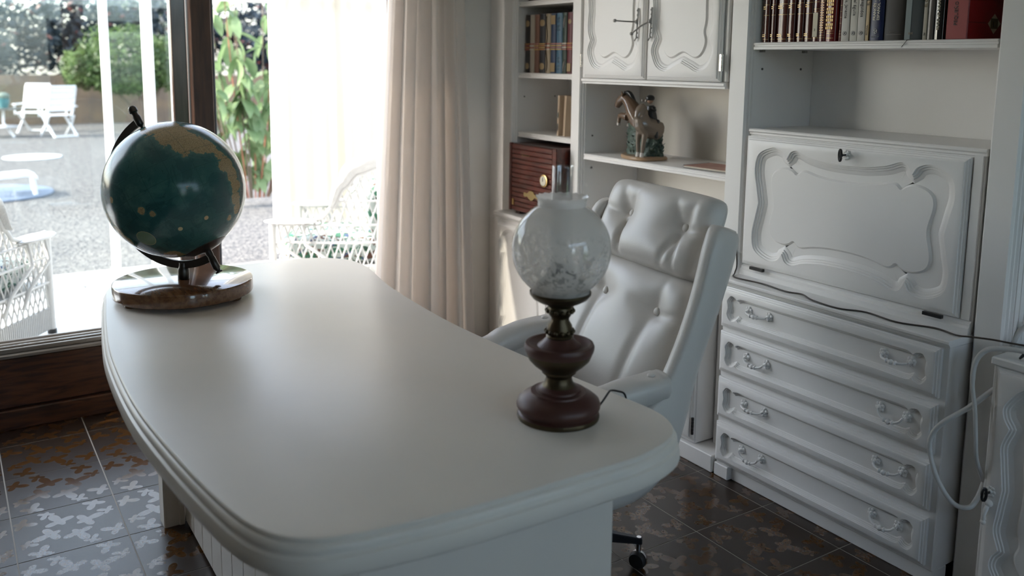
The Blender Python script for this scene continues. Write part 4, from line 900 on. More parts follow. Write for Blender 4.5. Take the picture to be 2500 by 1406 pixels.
for i, (col, lb, st, kind) in enumerate(cols):
    a, c = mapx(xs[i])*1.0, mapx(xs[i+1])*1.0
    a = -3.966+(xs[i]+4.045)*0.985; c = -3.966+(xs[i+1]+4.045)*0.985
    def dec(b, hw, h, st=st, kind=kind):
        for k in range(4): MB().box(-hw*.92, hw*.92, -.0008, .002, .118+.0095*k, .1235+.0095*k).build('stripe', STR[st if k % 2 else (st+1) % 5], b)
        V = mat('vignette_tan', (.30, .21, .10), .5); Wt = mat('vignette_white', (.55, .53, .50), .5)
        if kind == 'vig':
            for z in (.035, .255): MB().sphere((0, .002, z), .016, 10, 8, (hw/.02, .2, 1.3)).build('vignette', V, b)
        if kind == 'wave':
            MB().tube([(-hw*.2+.006*math.sin(k*.55), -.001, .012+k*.0125) for k in range(23)], .0035, 5, flat=.3).build('vignette', mat('bark', (.07, .05, .03), .6), b)
        if kind == 'pale':
            for z in (.008, .245): MB().box(-hw*.8, hw*.8, -.0008, .002, z, z+.045).build('vignette', V, b)
        if kind == 'flake':
            for z in (.03, .068, .225, .265):
                for q in range(3): MB().tube([(-.016*math.cos(q*PI/3), -.0008, z-.016*math.sin(q*PI/3)), (.016*math.cos(q*PI/3), -.0008, z+.016*math.sin(q*PI/3))], .0022, 4, flat=.3).build('vignette', mat('flake', (.35, .42, .46), .5), b)
        if kind == 'feather':
            for z in (.01, .225): MB().tube([(-hw*.2, -.001, z), (0, -.001, z+.02), (hw*.3, -.001, z+.045), (hw*.5, -.001, z+.06)], [.003, .008, .007, .002], 6, flat=.25).build('vignette', Wt, b)
        if kind == 'goldorn':
            MB().box(-hw*.7, hw*.6, -.0008, .002, .012, .052).build('vignette', V, b); MB().sphere((0, .001, .255), .013, 8, 6, (1, .2, 1)).build('vignette', V, b)
        if kind == 'lab':
            for z in (.01, .25): MB().box(-hw*.7, hw*.8, -.0008, .002, z, z+.036).build('vignette', Wt, b); MB().box(-hw*.1, hw*.3, -.0014, .001, z+.012, z+.022).build('vignette_mark', INK, b)
        if kind == 'dots':
            for k in range(9): MB().sphere((0, 0, .02+.03*k), .005, 6, 4, (1, .3, 1)).build('vignette', STR[2], b)
    book(lb+' in the striped encyclopedia set', a+.0008, c-.0008, 2.632, .2, 1.5465, .300, col, G2, .5, .15, decor=dec)
for i, (a, c, col, lb) in enumerate(((-3.96, -3.90, (.03, .008, .008), 'dark red-black volume bottom edge showing on the top left shelf'), (-3.895, -3.84, (.012, .010, .010), 'black volume bottom edge showing second on the top left shelf'), (-3.835, -3.78, (.02, .012, .010), 'dark brown volume bottom edge showing third on the top left shelf'), (-3.775, -3.70, (.03, .012, .012), 'maroon-black volume bottom edge showing fourth on the top left shelf'))):
    book(lb, a, c, 2.64, .19, 1.9155, .27, col, 'dark volumes on the top left shelf')
# two cream books leaning
KR = mat('kraft', (.52, .40, .28), .6)
for i, (xa, w_, lb) in enumerate(((-3.680, .030, 'cream book with a dark bird print leaning on the left shelf'), (-3.628, .024, 'cream book leaning against the post on the left shelf'))):
    b = thing('book', lb, 'book', (xa, 2.645, 1.2335), 0, 'leaning cream books'); b.rotation_euler = (0, math.radians(5), math.radians(-22 if i == 0 else -14))
    MB().box(0, .003, 0, .15, .001, .205).build('cover', KR, b); MB().box(w_-.003, w_, 0, .15, .001, .205).build('cover', KR, b); MB().box(.003, w_-.003, 0, .004, .001, .205).build('spine', KR, b); MB().box(.0032, w_-.0032, .0045, .146, .004, .202).build('page_block', PAGES, b)
    if i == 0:
        MB().sphere((.015, -.0005, .105), .016, 10, 8, (.7, .1, 1)).build('bird_print', mat('bird_green', (.03, .06, .055), .6), b); MB().sphere((.014, -.0005, .045), .02, 10, 8, (.6, .1, 1)).build('bird_print', INK, b)

# ------------------------------------------------------------------ wooden humidor box
hb_ = thing('humidor', 'reddish ribbed wooden box with brass dial and plaque on the low cupboard', 'box', (-3.69, 2.5, .812))
MAH = wood_mat('mahogany', (.050, .010, .007), (.125, .026, .017), (2, 14, 14), .28, 4, 2, .3); MAHD = mat('mahogany_dark', (.03, .009, .006), .3)
MB().box(-.207, .207, .012, .30, .018, .372).build('body', MAHD, hb_, bevel=.003)
MB().box(-.212, -.190, 0, .012, .018, .374).build('door_stile', MAH, hb_, bevel=.002); MB().box(.178, .212, 0, .30, .018, .374).build('side_panel', MAH, hb_, bevel=.002)
for k in range(14):
    z = .022+k*.0248; MB().box(-.189, .177, .001, .012, z, z+.0236).build('slat', MAH, hb_, bevel=.003)
for s_ in (-.17, .15): MB().box(s_-.02, s_+.02, .03, .26, 0, .018).build('foot', MAHD, hb_)
q = Matrix.Rotation(PI/2, 3, 'X')
dl_ = MB().lathe([(.030, 0), (.032, .004), (.032, .010), (.026, .012)], 28, c=(.118, .001, .208), ax=q).build('dial', BRASS, hb_, smooth=40)
MB().lathe([(.0245, .0125), (.0245, .0135)], 28, c=(.118, .001, .208), ax=q).build('dial_face', flat('dial_cream', (.62, .58, .46)), dl_); MB().box(.117, .119, -.0145, -.013, .206, .226).build('dial_hand', INK, dl_)
plq = [(-.068, 0), (-.066, .010), (-.050, .012), (-.044, .008), (-.030, .010), (-.020, .020), (0, .026), (.020, .020), (.030, .010), (.044, .008), (.050, .012), (.066, .010), (.068, 0)]; plq = plq+[(x, -z) for x, z in reversed(plq[1:-1])]
n = len(plq); MB().add([(x, -.0025, .118+z) for x, z in plq]+[(x, .001, .118+z) for x, z in plq], [tuple(range(n)), tuple(range(2*n-1, n-1, -1))]+[(i, (i+1) % n, n+(i+1) % n, n+i) for i in range(n)]).build('plaque', mat('aged_brass', (.34, .26, .12), .45, .8), hb_)
MB().box(-.178, -.160, -.003, .001, .050, .082).build('hinge', BRASS, hb_, bevel=.001)
MB().tube([(-.09, -.002, .322), (-.07, -.003, .316), (-.05, -.003, .320), (-.03, -.003, .316), (-.012, -.002, .322)], .003, 6, flat=.5).build('ornament', MATS['aged_brass'], hb_)

# ------------------------------------------------------------------ horse figurine
fg = thing('horse_figurine', 'porcelain figurine of two horses, one ridden, at a green hedge', 'figurine', (-3.09, 2.70, 1.1705))
SAND = mat('sand_glaze', (.36, .24, .14), .35); HEDG = mat('hedge_glaze', (.035, .065, .05), .4, var=(60, (.10, .14, .11), .9), bump=(70, 1.0, .01))
HB = mat('brown_glaze', (.15, .095, .06), .22, coat=.4); HGREY = mat('grey_horse_glaze', (.21, .165, .125), .22, coat=.4); HW = mat('white_glaze', (.6, .56, .52), .25); HDK = mat('dark_glaze', (.02, .022, .022), .3)
oc = [(p.x, p.y) for p in catmull([(-.115, .0, 0), (-.09, -.045, 0), (-.02, -.085, 0), (.07, -.10, 0), (.125, -.075, 0), (.135, 0, 0), (.11, .06, 0), (0, .075, 0), (-.09, .05, 0)], True, 6)]
MB().rings([[(x*k, y*k, z) for x, y in oc] for k, z in ((.97, 0), (1, .004), (1, .010), (.95, .016))], True).build('base', SAND, fg, smooth=40)
rnd = random.Random(2); mb = MB()
def hed(u, v):
    a = u*2*PI; rr = 1+.10*math.sin(a*5+v*9)*math.sin(v*14+1)+.05*math.sin(a*11-v*17); z = .014+.165*v; tp = 1-.10*v-(.9*max(0, (v-.86)/.14)**2)
    return (.005+.105*math.cos(a)*rr*tp, .015+.052*math.sin(a)*rr*tp, z+(.010*math.sin(a*3)+.006*math.sin(a*7))*v)
grid_surface(mb, hed, 60, 30); mb.build('hedge', HEDG, fg, smooth=50)
for k in range(90):   # tufts of glazed foliage
    a = rnd.uniform(0, 2*PI); v = rnd.uniform(.05, .95); p = Vector(hed(a/2/PI, v)); 
    if k == 0: tuf = MB()
    d = Vector((math.cos(a), math.sin(a)*.6, rnd.uniform(.3, 1.2))).normalized(); e = d.orthogonal().normalized()*.005
    tuf.add([p-e, p+e, p+d*.016+e*.3], [(0, 1, 2)])
tag(tuf.build('tufts', HEDG, fg), kind='stuff')
def fused(name, parts, m, parent, vox=.0028):
    mb = MB()
    for pts, rad in parts: mb.tube(catmull(pts, False, 4), [x.x for x in catmull([(r, 0, 0) for r in rad], False, 4)], 12)
    o = mb.build(name, m, parent, smooth=180); r = o.modifiers.new('fuse', 'REMESH'); r.mode = 'VOXEL'; r.voxel_size = vox; r.use_smooth_shade = True
    s_ = o.modifiers.new('soft', 'SMOOTH'); s_.iterations = 4; s_.factor = .5; return o
# left horse leaping out of the hedge, head to the left
o = fused('horse', [
    ([(.03, .02, .140), (-.02, .01, .170), (-.05, .0, .205), (-.085, -.005, .248), (-.115, -.008, .270)], [.050, .050, .043, .030, .022]),
    ([(-.112, -.008, .272), (-.140, -.010, .262), (-.160, -.012, .238), (-.166, -.012, .226)], [.023, .021, .016, .013]),
    ([(-.075, -.022, .185), (-.125, -.026, .190), (-.132, -.026, .165)], [.020, .012, .008]), ([(-.132, -.026, .168), (-.135, -.026, .150)], [.008, .008]),
    ([(-.065, .018, .180), (-.105, .012, .182), (-.108, .012, .162)], [.019, .012, .008]), ([(-.108, .012, .165), (-.108, .012, .146)], [.008, .008]),
    ([(-.130, .004, .285), (-.138, .004, .302)], [.006, .003]), ([(-.124, -.018, .287), (-.130, -.018, .304)], [.006, .003])], HB, fg)
for (x, y, z) in ((-.135, -.026, .143), (-.108, .012, .139)): MB().lathe([(.0085, 0), (.008, .012), (.0065, .020)], 10, c=(x, y, z)).build('hoof', HW, o, smooth=50)
MB().tube(catmull([(-.125, -.004, .296), (-.09, .0, .292), (-.055, .006, .245), (-.03, .012, .212)], False, 4), [x.x for x in catmull([(.006, 0, 0), (.011, 0, 0), (.008, 0, 0), (.004, 0, 0)], False, 4)], 8).build('mane', HDK, o, smooth=60)
# right horse coming forward, seen from the chest, with rider behind its neck
o = fused('horse', [
    ([(.090, .02, .13), (.085, -.03, .145), (.080, -.060, .160), (.075, -.070, .198), (.080, -.066, .232)], [.044, .047, .043, .034, .024]),
    ([(.080, -.064, .236), (.083, -.088, .224), (.086, -.102, .200), (.086, -.106, .190)], [.023, .021, .016, .013]),
    ([(.056, -.060, .140), (.052, -.066, .090), (.054, -.066, .055), (.056, -.068, .030)], [.020, .011, .010, .007]),
    ([(.098, -.060, .140), (.092, -.066, .090), (.086, -.066, .055), (.084, -.068, .030)], [.020, .011, .010, .007]),
    ([(.070, -.062, .262), (.066, -.062, .276)], [.006, .003]), ([(.092, -.062, .262), (.096, -.062, .276)], [.006, .003])], HGREY, fg)
for (x, y, z) in ((.056, -.069, .014), (.084, -.069, .014)): MB().lathe([(.010, 0), (.009, .012), (.007, .022)], 10, c=(x, y, z)).build('hoof', HW, o, smooth=50)
o = fused('rider', [([(.075, .0, .17), (.07, -.01, .21), (.068, -.012, .245)], [.022, .024, .016]), ([(.052, -.012, .235), (.035, -.02, .205), (.05, -.045, .19)], [.010, .009, .007]), ([(.09, -.012, .235), (.115, -.03, .225), (.118, -.045, .238)], [.010, .009, .008]), ([(.10, .0, .175), (.118, -.02, .15), (.122, -.02, .10)], [.015, .012, .008]), ([(.04, .0, .175), (.03, -.02, .15), (.028, -.02, .10)], [.015, .012, .008])], HDK, fg)
MB().sphere((.068, -.016, .270), .017, 14, 10, (.9, .95, 1.1)).build('head', mat('skin_glaze', (.36, .22, .15), .3), o, smooth=180); MB().sphere((.068, -.015, .277), .019, 14, 10, (1, 1.1, .85)).build('riding_hat', HDK, o, smooth=180)
for o in fg.children: pass
# notebook
nb = thing('notebook', 'spiral notebook with a faded red cover lying on the middle shelf', 'notebook', (-2.60, 2.70, 1.171), math.radians(4))
NBC = mat('faded_red_cover', (.30, .13, .10), .5, var=(6, (.42, .26, .20), .8))
MB().box(-.12, .12, -.085, .085, 0, .0025).build('back_cover', mat('grey_board', (.2, .19, .18), .7), nb); MB().box(-.118, .118, -.083, .083, .0025, .009).build('page_block', PAGES, nb); MB().box(-.12, .12, -.085, .085, .009, .0105).build('cover', NBC, nb)
mb = MB()
for k in range(24): mb.tube([(-.123+.006*math.cos(a), -.078+k*.0068, .0055+.007*math.sin(a)) for a in [2*PI*q/8 for q in range(8)]], .0007, 4, True)
tag(mb.build('wire_binding', STEEL, nb), kind='stuff')

# ------------------------------------------------------------------ cables and power strip
BRC = mat('brown_cable', (.05, .038, .03), .5); WHC = mat('white_cable', (.56, .55, .53), .45)
P = [(-2.356, 2.560, .90), (-2.352, 2.562, .83), (-2.345, 2.545, .803), (-2.30, 2.500, .8005), (-2.18, 2.515, .8), (-2.06, 2.500, .8), (-2.0, 2.515, .801), (-1.93, 2.485, .8), (-1.82, 2.475, .8), (-1.74, 2.515, .8), (-1.62, 2.50, .8), (-1.52, 2.545, .8), (-1.44, 2.53, .801), (-1.40, 2.535, .806), (-1.34, 2.545, .812), (-1.27, 2.555, .815), (-1.20, 2.57, .82)]
tag(MB().tube(catmull(P, False, 6), .0028, 8).build('cable', BRC, smooth=60), 'thin brown cable trailing across the chest of drawers top', 'cable')
P = [(-1.215, 2.50, .818), (-1.26, 2.49, .815), (-1.315, 2.475, .80), (-1.338, 2.462, .76), (-1.338, 2.455, .70), (-1.322, 2.45, .63), (-1.312, 2.448, .56), (-1.306, 2.455, .48), (-1.306, 2.50, .40)]
tag(MB().tube(catmull(P, False, 6), [.0075]*24+[.0058]*25, 10).build('white_cable', WHC, smooth=60), 'short white cable looping off the power strip plug', 'cable', 'white power cables')
P = [(-1.285, 2.52, .70), (-1.31, 2.500, .67), (-1.345, 2.46, .62), (-1.40, 2.425, .56), (-1.425, 2.415, .51), (-1.42, 2.41, .46), (-1.39, 2.41, .39), (-1.345, 2.42, .335), (-1.305, 2.435, .335), (-1.30, 2.47, .36), (-1.31, 2.52, .40)]
tag(MB().tube(catmull(P, False, 6), .0075, 10).build('white_cable', WHC, smooth=60), 'long white cable hanging in a bow in front of the chest side', 'cable', 'white power cables')
ps = thing('power_strip', 'white power strip with glowing red switch on the low cabinet', 'power strip', (-1.13, 2.60, .790), math.radians(12))
PLW = mat('white_plastic', (.62, .62, .60), .4)
MB().box(-.10, .13, -.028, .028, 0, .036).build('body', PLW, ps, bevel=.006, seg=2)
rs = mat('red_switch', (.5, .03, .02), .3); rs.node_tree.nodes['Principled BSDF'].inputs['Emission Color'].default_value = (1, .05, .03, 1); rs.node_tree.nodes['Principled BSDF'].inputs['Emission Strength'].default_value = .8
MB().box(-.088, -.068, -.012, .012, .036, .041).build('switch', rs, ps, bevel=.002)
for k in (0, 1): MB().lathe([(.019, .034), (.020, .037), (.017, .0375)], 20, c=(-.03+.06*k, 0, 0)).build('socket', PLW, ps)
pg = thing('plug', 'round white mains plug lying beside the power strip', 'plug', (-1.185, 2.505, .7895), 0)
MB().lathe([(.008, -.03), (.012, -.02), (.019, 0), (.021, .02), (.020, .028)], 20, c=(0, 0, .0215), ax=Matrix.Rotation(PI/2, 3, 'Y')).build('body', PLW, pg, smooth=50)
for s_ in (-1, 1): MB().tube([(.028, .007*s_, .0215), (.046, .007*s_, .0215)], .0024, 8).build('pin', STEEL, pg)
an = thing('antenna', 'dark grey stubby antenna leaning on the low cabinet', 'antenna', (-1.235, 2.497, .7895), 0)
MB().tube([(0, 0, .004), (.012, .004, .022), (.05, .02, .075), (.068, .028, .10)], [.003, .006, .009, .009], 10).build('blade', mat('dark_plastic', (.06, .065, .07), .4), an, smooth=50)
P = [(-1.312, 2.60, .79), (-1.30, 2.62, .84), (-1.26, 2.64, .875), (-1.20, 2.66, .88), (-1.14, 2.68, .86), (-1.10, 2.70, .80)]
tag(MB().tube(catmull(P, False, 6), .0075, 10).build('white_cable', WHC, smooth=60), 'white cable arching over the power strip by the post', 'cable', 'white power cables')
# ------------------------------------------------------------------ wicker armchairs on the terrace
WICK = mat('white_wicker', (.60, .595, .58), .5, bump=(160, .5, .003))
def floral():
    m = bpy.data.materials.new('floral_fabric'); m.use_nodes = True; n = m.node_tree.nodes; l = m.node_tree.links; b = n['Principled BSDF']; b.inputs['Roughness'].default_value = .8
    tc = n.new('ShaderNodeTexCoord'); c = (.42, .47, .44); prev = None
    for sc, th, col, off in ((9, .56, (.04, .14, .085), 0), (12, .60, (.10, .045, .03), 7), (7, .62, (.05, .08, .16), 15), (14, .62, (.03, .07, .045), 23)):
        mp = n.new('ShaderNodeMapping'); mp.inputs['Location'].default_value = (off, off*.3, 0); l.new(tc.outputs['Object'], mp.inputs[0])
        no = n.new('ShaderNodeTexNoise'); no.inputs['Scale'].default_value = sc; no.inputs['Detail'].default_value = 2; no.inputs['Distortion'].default_value = 1.8; l.new(mp.outputs[0], no.inputs[0])
        gt = n.new('ShaderNodeMath'); gt.operation = 'GREATER_THAN'; gt.inputs[1].default_value = th; l.new(no.outputs[0], gt.inputs[0])
        mx = n.new('ShaderNodeMix'); mx.data_type = 'RGBA'; l.new(gt.outputs[0], mx.inputs[0]); mx.inputs[7].default_value = (*col, 1)
        if prev is None: mx.inputs[6].default_value = (*c, 1)
        else: l.new(prev, mx.inputs[6])
        prev = mx.outputs[2]
    l.new(prev, b.inputs['Base Color']); return m
FLOR = floral()
def wicker_chair(label, loc, ang, mir):
    t = thing('wicker_armchair', label, 'armchair', loc, ang, 'wicker armchairs on the terrace'); W_ = .66
    def Y(p): return (p[0], p[1]*mir, p[2])
    plan = [Vector((x, y, 0)) for x, y in ((0, 0), (.18, -.004), (.36, -.004), (.52, .006), (.635, .05), (.70, .14), (.72, .25), (.722, .33), (.72, .41), (.70, .52), (.635, .61), (.52, .654), (.36, .664), (.18, .664), (0, .66))]
    PC = catmull(plan, False, 8); S_ = [0]
    for a, b in zip(PC, PC[1:]): S_.append(S_[-1]+(b-a).length)
    SL = S_[-1]
    def P(s_):
        s_ = max(0, min(SL, s_))
        for i in range(len(S_)-1):
            if s_ <= S_[i+1]: f = (s_-S_[i])/max(1e-9, S_[i+1]-S_[i]); return PC[i].lerp(PC[i+1], f)
        return PC[-1].copy()
    def N(s_): d = P(s_+.005)-P(s_-.005); d.normalize(); return Vector((d.y, -d.x, 0))       # outward
    zk = [(0, .565), (.22, .560), (.28, .580), (.34, .64), (.42, .76), (.50, .84), (.60, .87), (.8, .885), (SL/2, .89)]
    def Z(s_):
        s_ = min(s_, SL-s_)
        for (a, za), (b, zb) in zip(zk, zk[1:]):
            if s_ <= b: f = (s_-a)/(b-a); return za+(zb-za)*(f*f*(3-2*f))
        return zk[-1][1]
    mb = MB(); z0 = .15; K2 = .36
    for sg in (-1, 1):
        s0 = -.5
        while s0 < SL+.5:
            run = []
            for k in range(40):
                z = z0+k*.02; s_ = s0+sg*(z-z0)*K2
                if 0 <= s_ <= SL and z <= Z(s_): p = P(s_)+N(s_)*(.004*sg); run.append(Y((p.x, p.y, z)))
                else:
                    if len(run) > 2: mb.tube(run, .0048, 5)
                    run = []
            if len(run) > 2: mb.tube(run, .0048, 5)
            s0 += .046
    tag(mb.build('lattice', WICK, t, smooth=60), kind='stuff')
    for zz in (.29, .43, .535, .68):
        run = []
        for k in range(101):
            s_ = SL*k/100
            if zz < Z(s_)+.003: p = P(s_)+N(s_)*.006; run.append(Y((p.x, p.y, zz)))
        if len(run) > 3:
            MB().tube(run, .007, 6).build('band', WICK, t, smooth=60)
    rim = [];
    for k in range(121): s_ = SL*k/120; p = P(s_)+N(s_)*.004; rim.append(Y((p.x, p.y, Z(s_))))
    MB().tube(rim, .012, 8).build('rim', WICK, t, smooth=60)
    # broad woven roll above the rim, along wings and back
    mb = MB(); R = []; i0 = 21
    for k in range(i0, 121-i0):
        s_ = SL*k/120; p = P(s_); nn = N(s_); e = min(1, min(k-i0, 120-i0-k)/14); sl = (Z(min(s_+.01, SL))-Z(max(0, s_-.01)))/.02
        sl = max(-1.5, min(1.5, sl)); d = (P(s_+.01)-P(s_-.01)).normalized(); upv = (Vector((0, 0, 1))-d*sl*.75).normalized()
        wv = .012+.105*e**.6; ring = []
        for q in range(8):
            f = q/7; o = nn*(.006+.035*math.sin(f*PI*.9)) ; r_ = p+upv*wv*f+o; ring.append(Y((r_.x, r_.y, r_.z+Z(s_))))
        for q in range(7, -1, -1):
            f = q/7; r_ = p+upv*wv*f-nn*.012*(1-f); ring.append(Y((r_.x, r_.y, r_.z+Z(s_))))
        R.append(ring)
    mb.rings(R, True).build('woven_roll', mat('woven_wicker', (.60, .595, .58), .55, bump=(120, 1.0, .006)), t, smooth=60)
    mb = MB()      # woven skirt with upright ribs
    R = [[Y((*(P(SL*k/100)+N(SL*k/100)*o).xy, z)) for z, o in ((.03, .004), (.15, .006), (.15, -.008), (.03, -.008))] for k in range(101)]
    mb.rings(R, True).build('skirt', MATS['woven_wicker'], t, smooth=40)
    mb = MB()
    for k in range(0, 121): p = P(SL*k/120)+N(SL*k/120)*.009; mb.tube([Y((p.x, p.y, .03)), Y((p.x, p.y, .15))], .005, 5)
    tag(mb.build('skirt_ribs', WICK, t, smooth=60), kind='stuff')
    for yy in (0, W_): MB().tube([Y((-.015, yy, .0)), Y((-.015, yy, .545))], .021, 10).build('front_post', WICK, t, smooth=60); MB().lathe([(.024, 0), (.024, .025)], 10, c=Y((-.015, yy, 0))).build('foot_cap', BLACKM, t)
    for (a, b) in (((.02, .545), (.24, .20)), ((.17, .545), (.40, .20))):
        MB().tube([Y((a[0], -.012, a[1])), Y((a[0]+.02, -.045, a[1]-.12)), Y((b[0]-.04, -.03, b[1]+.10)), Y((b[0], -.012, b[1]))], .010, 8).build('brace', WICK, t, smooth=60)
        MB().tube([Y((a[0], W_+.012, a[1])), Y((a[0]+.02, W_+.045, a[1]-.12)), Y((b[0]-.04, W_+.03, b[1]+.10)), Y((b[0], W_+.012, b[1]))], .010, 8).build('brace', WICK, t, smooth=60)
    for yy in (-.005, W_+.005):
        MB().sphere(Y((.10, yy, .556)), .1, 20, 10, (1.65, .75, .14)).build('arm_rest', WICK, t, smooth=180)
    def cushion(name, c, sz, tilt):
        mb = MB(); q = Matrix.Rotation(tilt, 3, 'Y')
        def fn(u, v):
            a = (u-.5)*2*PI; b_ = (v-.5)*PI; f = lambda s_, e: math.copysign(abs(s_)**e, s_)
            p = q @ Vector((sz[0]*f(math.cos(b_), .45)*f(math.cos(a), .4), sz[1]*f(math.cos(b_), .45)*f(math.sin(a), .4), sz[2]*f(math.sin(b_), .6)))
            return Y((c[0]+p.x, c[1]+p.y, c[2]+p.z))
        return grid_surface(mb, fn, 36, 18).build(name, FLOR, t, smooth=60)
    cushion('seat_cushion', (.32, .33, .37), (.33, .30, .085), .03); cushion('back_cushion', (.60, .33, .60), (.075, .29, .20), -.18)
    MB().box(.0, .66, .02*mir, .64*mir, .26, .285).build('seat_frame', WICK, t)
    return t
wicker_chair('white wicker armchair with floral cushions in front of the bright sheer curtain', (-5.10, 1.625, .10), math.atan2(.84, .54), 1)
wicker_chair('white wicker armchair with floral cushions at the far left of the terrace', (-5.317, .430, .10), math.atan2(-.6, .8), -1)

# ------------------------------------------------------------------ garden furniture
WPL = mat('white_garden_plastic', (.74, .75, .77), .45)
def folding_chair(label, loc, rz):
    t = thing('folding_chair', label, 'chair', loc, rz, 'white folding chairs on the gravel'); w_ = .25      # faces local -y
    for s_ in (-1, 1):
        MB().tube([(s_*w_, -.06, .34), (s_*w_, .10, .55), (s_*w_, .25, .98), (s_*w_*.9, .265, 1.02)], .022, 8).build('back_stile', WPL, t, smooth=60)
        MB().tube([(s_*w_, -.30, .0), (s_*w_, .0, .26), (s_*w_, .10, .42)], .022, 8).build('leg', WPL, t, smooth=60); MB().tube([(s_*w_*.9, .28, .0), (s_*w_*.9, 0, .22), (s_*w_*.9, -.28, .43)], .022, 8).build('leg', WPL, t, smooth=60)
        MB().box(s_*w_*1.15-.03, s_*w_*1.15+.03, -.32, .16, .60, .625).build('arm', WPL, t, bevel=.008); MB().tube([(s_*w_*1.1, -.28, .40), (s_*w_*1.12, -.27, .60)], .016, 8).build('arm_support', WPL, t, smooth=60)
    for k in range(4):
        z = .52+.125*k; y = .12+(z-.6)*.36; MB().box(-w_+.02, w_-.02, y-.012, y+.008, z, z+.112).build('back_slat', WPL, t, bevel=.006)
    MB().box(-w_-.01, w_+.01, .245, .275, 1.00, 1.04).build('top_rail', WPL, t, bevel=.01)
    for k in range(6): y = -.28+.068*k; MB().box(-w_+.02, w_-.02, y, y+.060, .425, .445).build('seat_slat', WPL, t, bevel=.005)
    MB().tube([(-w_*.9, .27, .02), (w_*.9, .27, .02)], .018, 8).build('stretcher', WPL, t, smooth=60)
folding_chair('white slatted folding chair turned left on the gravel', (-20.25, 2.05, 0), math.radians(-72))
folding_chair('white folding chair facing the house behind the garden table', (-21.6, 1.72, 0), math.radians(62))
tb = thing('garden_table', 'low white-legged garden table at the left edge of the yard', 'table', (-20.6, 1.0, 0))
MB().lathe([(.42, .55), (.44, .56), (.44, .575), (.42, .585)], 32).build('top', mat('smoked_glass', (.10, .09, .08), .15), tb, smooth=40)
for k in range(4): a = PI/4+PI/2*k; MB().tube([(.12*math.cos(a), .12*math.sin(a), .55), (.10*math.cos(a), .10*math.sin(a), .28), (.34*math.cos(a), .34*math.sin(a), 0)], .020, 8).build('leg', WPL, tb, smooth=60)
MB().lathe([(.34, .20), (.36, .21), (.34, .22)], 24).build('ring_shelf', WPL, tb, smooth=40)
pt = thing('flower_pot', 'small teal pot on the garden table', 'pot', (-20.55, 1.1, .585)); MB().lathe([(.07, 0), (.10, .10), (.11, .18), (.095, .19)], 20).build('pot', mat('teal_pot', (.05, .16, .18), .3), pt, smooth=40); MB().sphere((0, 0, .24), .12, 12, 8, (1, 1, .6)).build('plant', mat('grey_leaf', (.16, .2, .17), .8, bump=(20, 1, .05)), pt, smooth=60)
# white plastic lounger near the terrace
lg = thing('garden_lounger', 'white plastic lounger on the grey disc beyond the terrace', 'lounger', (-11.7, .45, .0315))
prof = catmull([(.45, 0, .19), (.36, 0, .225), (.15, 0, .215), (-.05, 0, .22), (-.16, 0, .35), (-.26, 0, .58), (-.34, 0, .66)], False, 6); R = []
for p in prof: R.append([(-.24, p.x, p.z+.014), (.24, p.x, p.z+.014), (.24, p.x, p.z-.014), (-.24, p.x, p.z-.014)])
MB().rings(R, True).build('seat', WPL, lg, smooth=40)
for (x, y) in ((-.22, .42), (.22, .40), (-.22, -.05), (.22, -.05)): MB().tube([(x, y, .20), (x, y+.02, 0)], .026, 8).build('leg', WPL, lg, smooth=60)
dc = MB().lathe([(0, .0), (.74, .0), (.75, .015), (.74, .03), (0, .03)], 48, c=(-11.9, .35, 0), cap0=False, cap1=False).build('paving_disc', mat('blue_grey_slate', (.13, .17, .24), .6), smooth=40); tag(dc, 'blue-grey round paving slab under the white lounger', 'slab', 'round slabs in the gravel')
dc = MB().lathe([(0, .0), (.42, .0), (.43, .01), (.42, .02), (0, .02)], 48, c=(-16.1, 1.21, 0), cap0=False, cap1=False).build('paving_disc', mat('pale_slab', (.62, .68, .70), .5), smooth=40); tag(dc, 'pale round slab lying in the gravel before the folding chairs', 'slab', 'round slabs in the gravel')

# ------------------------------------------------------------------ planting
def leaf_mat(name, c1, c2, tr=.25):
    m = bpy.data.materials.new(name); m.use_nodes = True; MATS[name] = m; n = m.node_tree.nodes; l = m.node_tree.links; b = n['Principled BSDF']; b.inputs['Roughness'].default_value = .45
    tc = n.new('ShaderNodeTexCoord'); no = n.new('ShaderNodeTexNoise'); no.inputs['Scale'].default_value = 2.4; no.inputs['Detail'].default_value = 6; l.new(tc.outputs['Object'], no.inputs[0])
    r = n.new('ShaderNodeValToRGB'); r.color_ramp.elements[0].position = .35; r.color_ramp.elements[1].position = .65; r.color_ramp.elements[0].color = (*c1, 1); r.color_ramp.elements[1].color = (*c2, 1)
    l.new(no.outputs[0], r.inputs[0]); l.new(r.outputs[0], b.inputs['Base Color'])
    t = n.new('ShaderNodeBsdfTranslucent'); l.new(r.outputs[0], t.inputs[0]); mx = n.new('ShaderNodeMixShader'); mx.inputs[0].default_value = tr
    l.new(b.outputs[0], mx.inputs[1]); l.new(t.outputs[0], mx.inputs[2]); l.new(mx.outputs[0], n['Material Output'].inputs[0]); return m
def foliage(mb, rnd, c, rad, n, size, inner=.55):
    for _ in range(n):
        d = Vector((rnd.gauss(0, 1), rnd.gauss(0, 1), rnd.gauss(0, 1))).normalized(); k = rnd.uniform(inner, 1)*(1+.12*math.sin(d.x*7+d.z*5)+.10*math.sin(d.y*9))
        p = Vector(c)+Vector((d.x*rad[0], d.y*rad[1], d.z*rad[2]))*k; a = Vector((rnd.gauss(0, 1), rnd.gauss(0, 1), rnd.gauss(0, .7)-.2)).normalized(); b = a.cross(d+Vector((rnd.uniform(-.6, .6), rnd.uniform(-.6, .6), .4))).normalized(); s_ = size*rnd.uniform(.6, 1.3)
        mb.add([p-a*s_, p+b*s_*.36, p+a*s_, p-b*s_*.36], [(0, 1, 2, 3)])
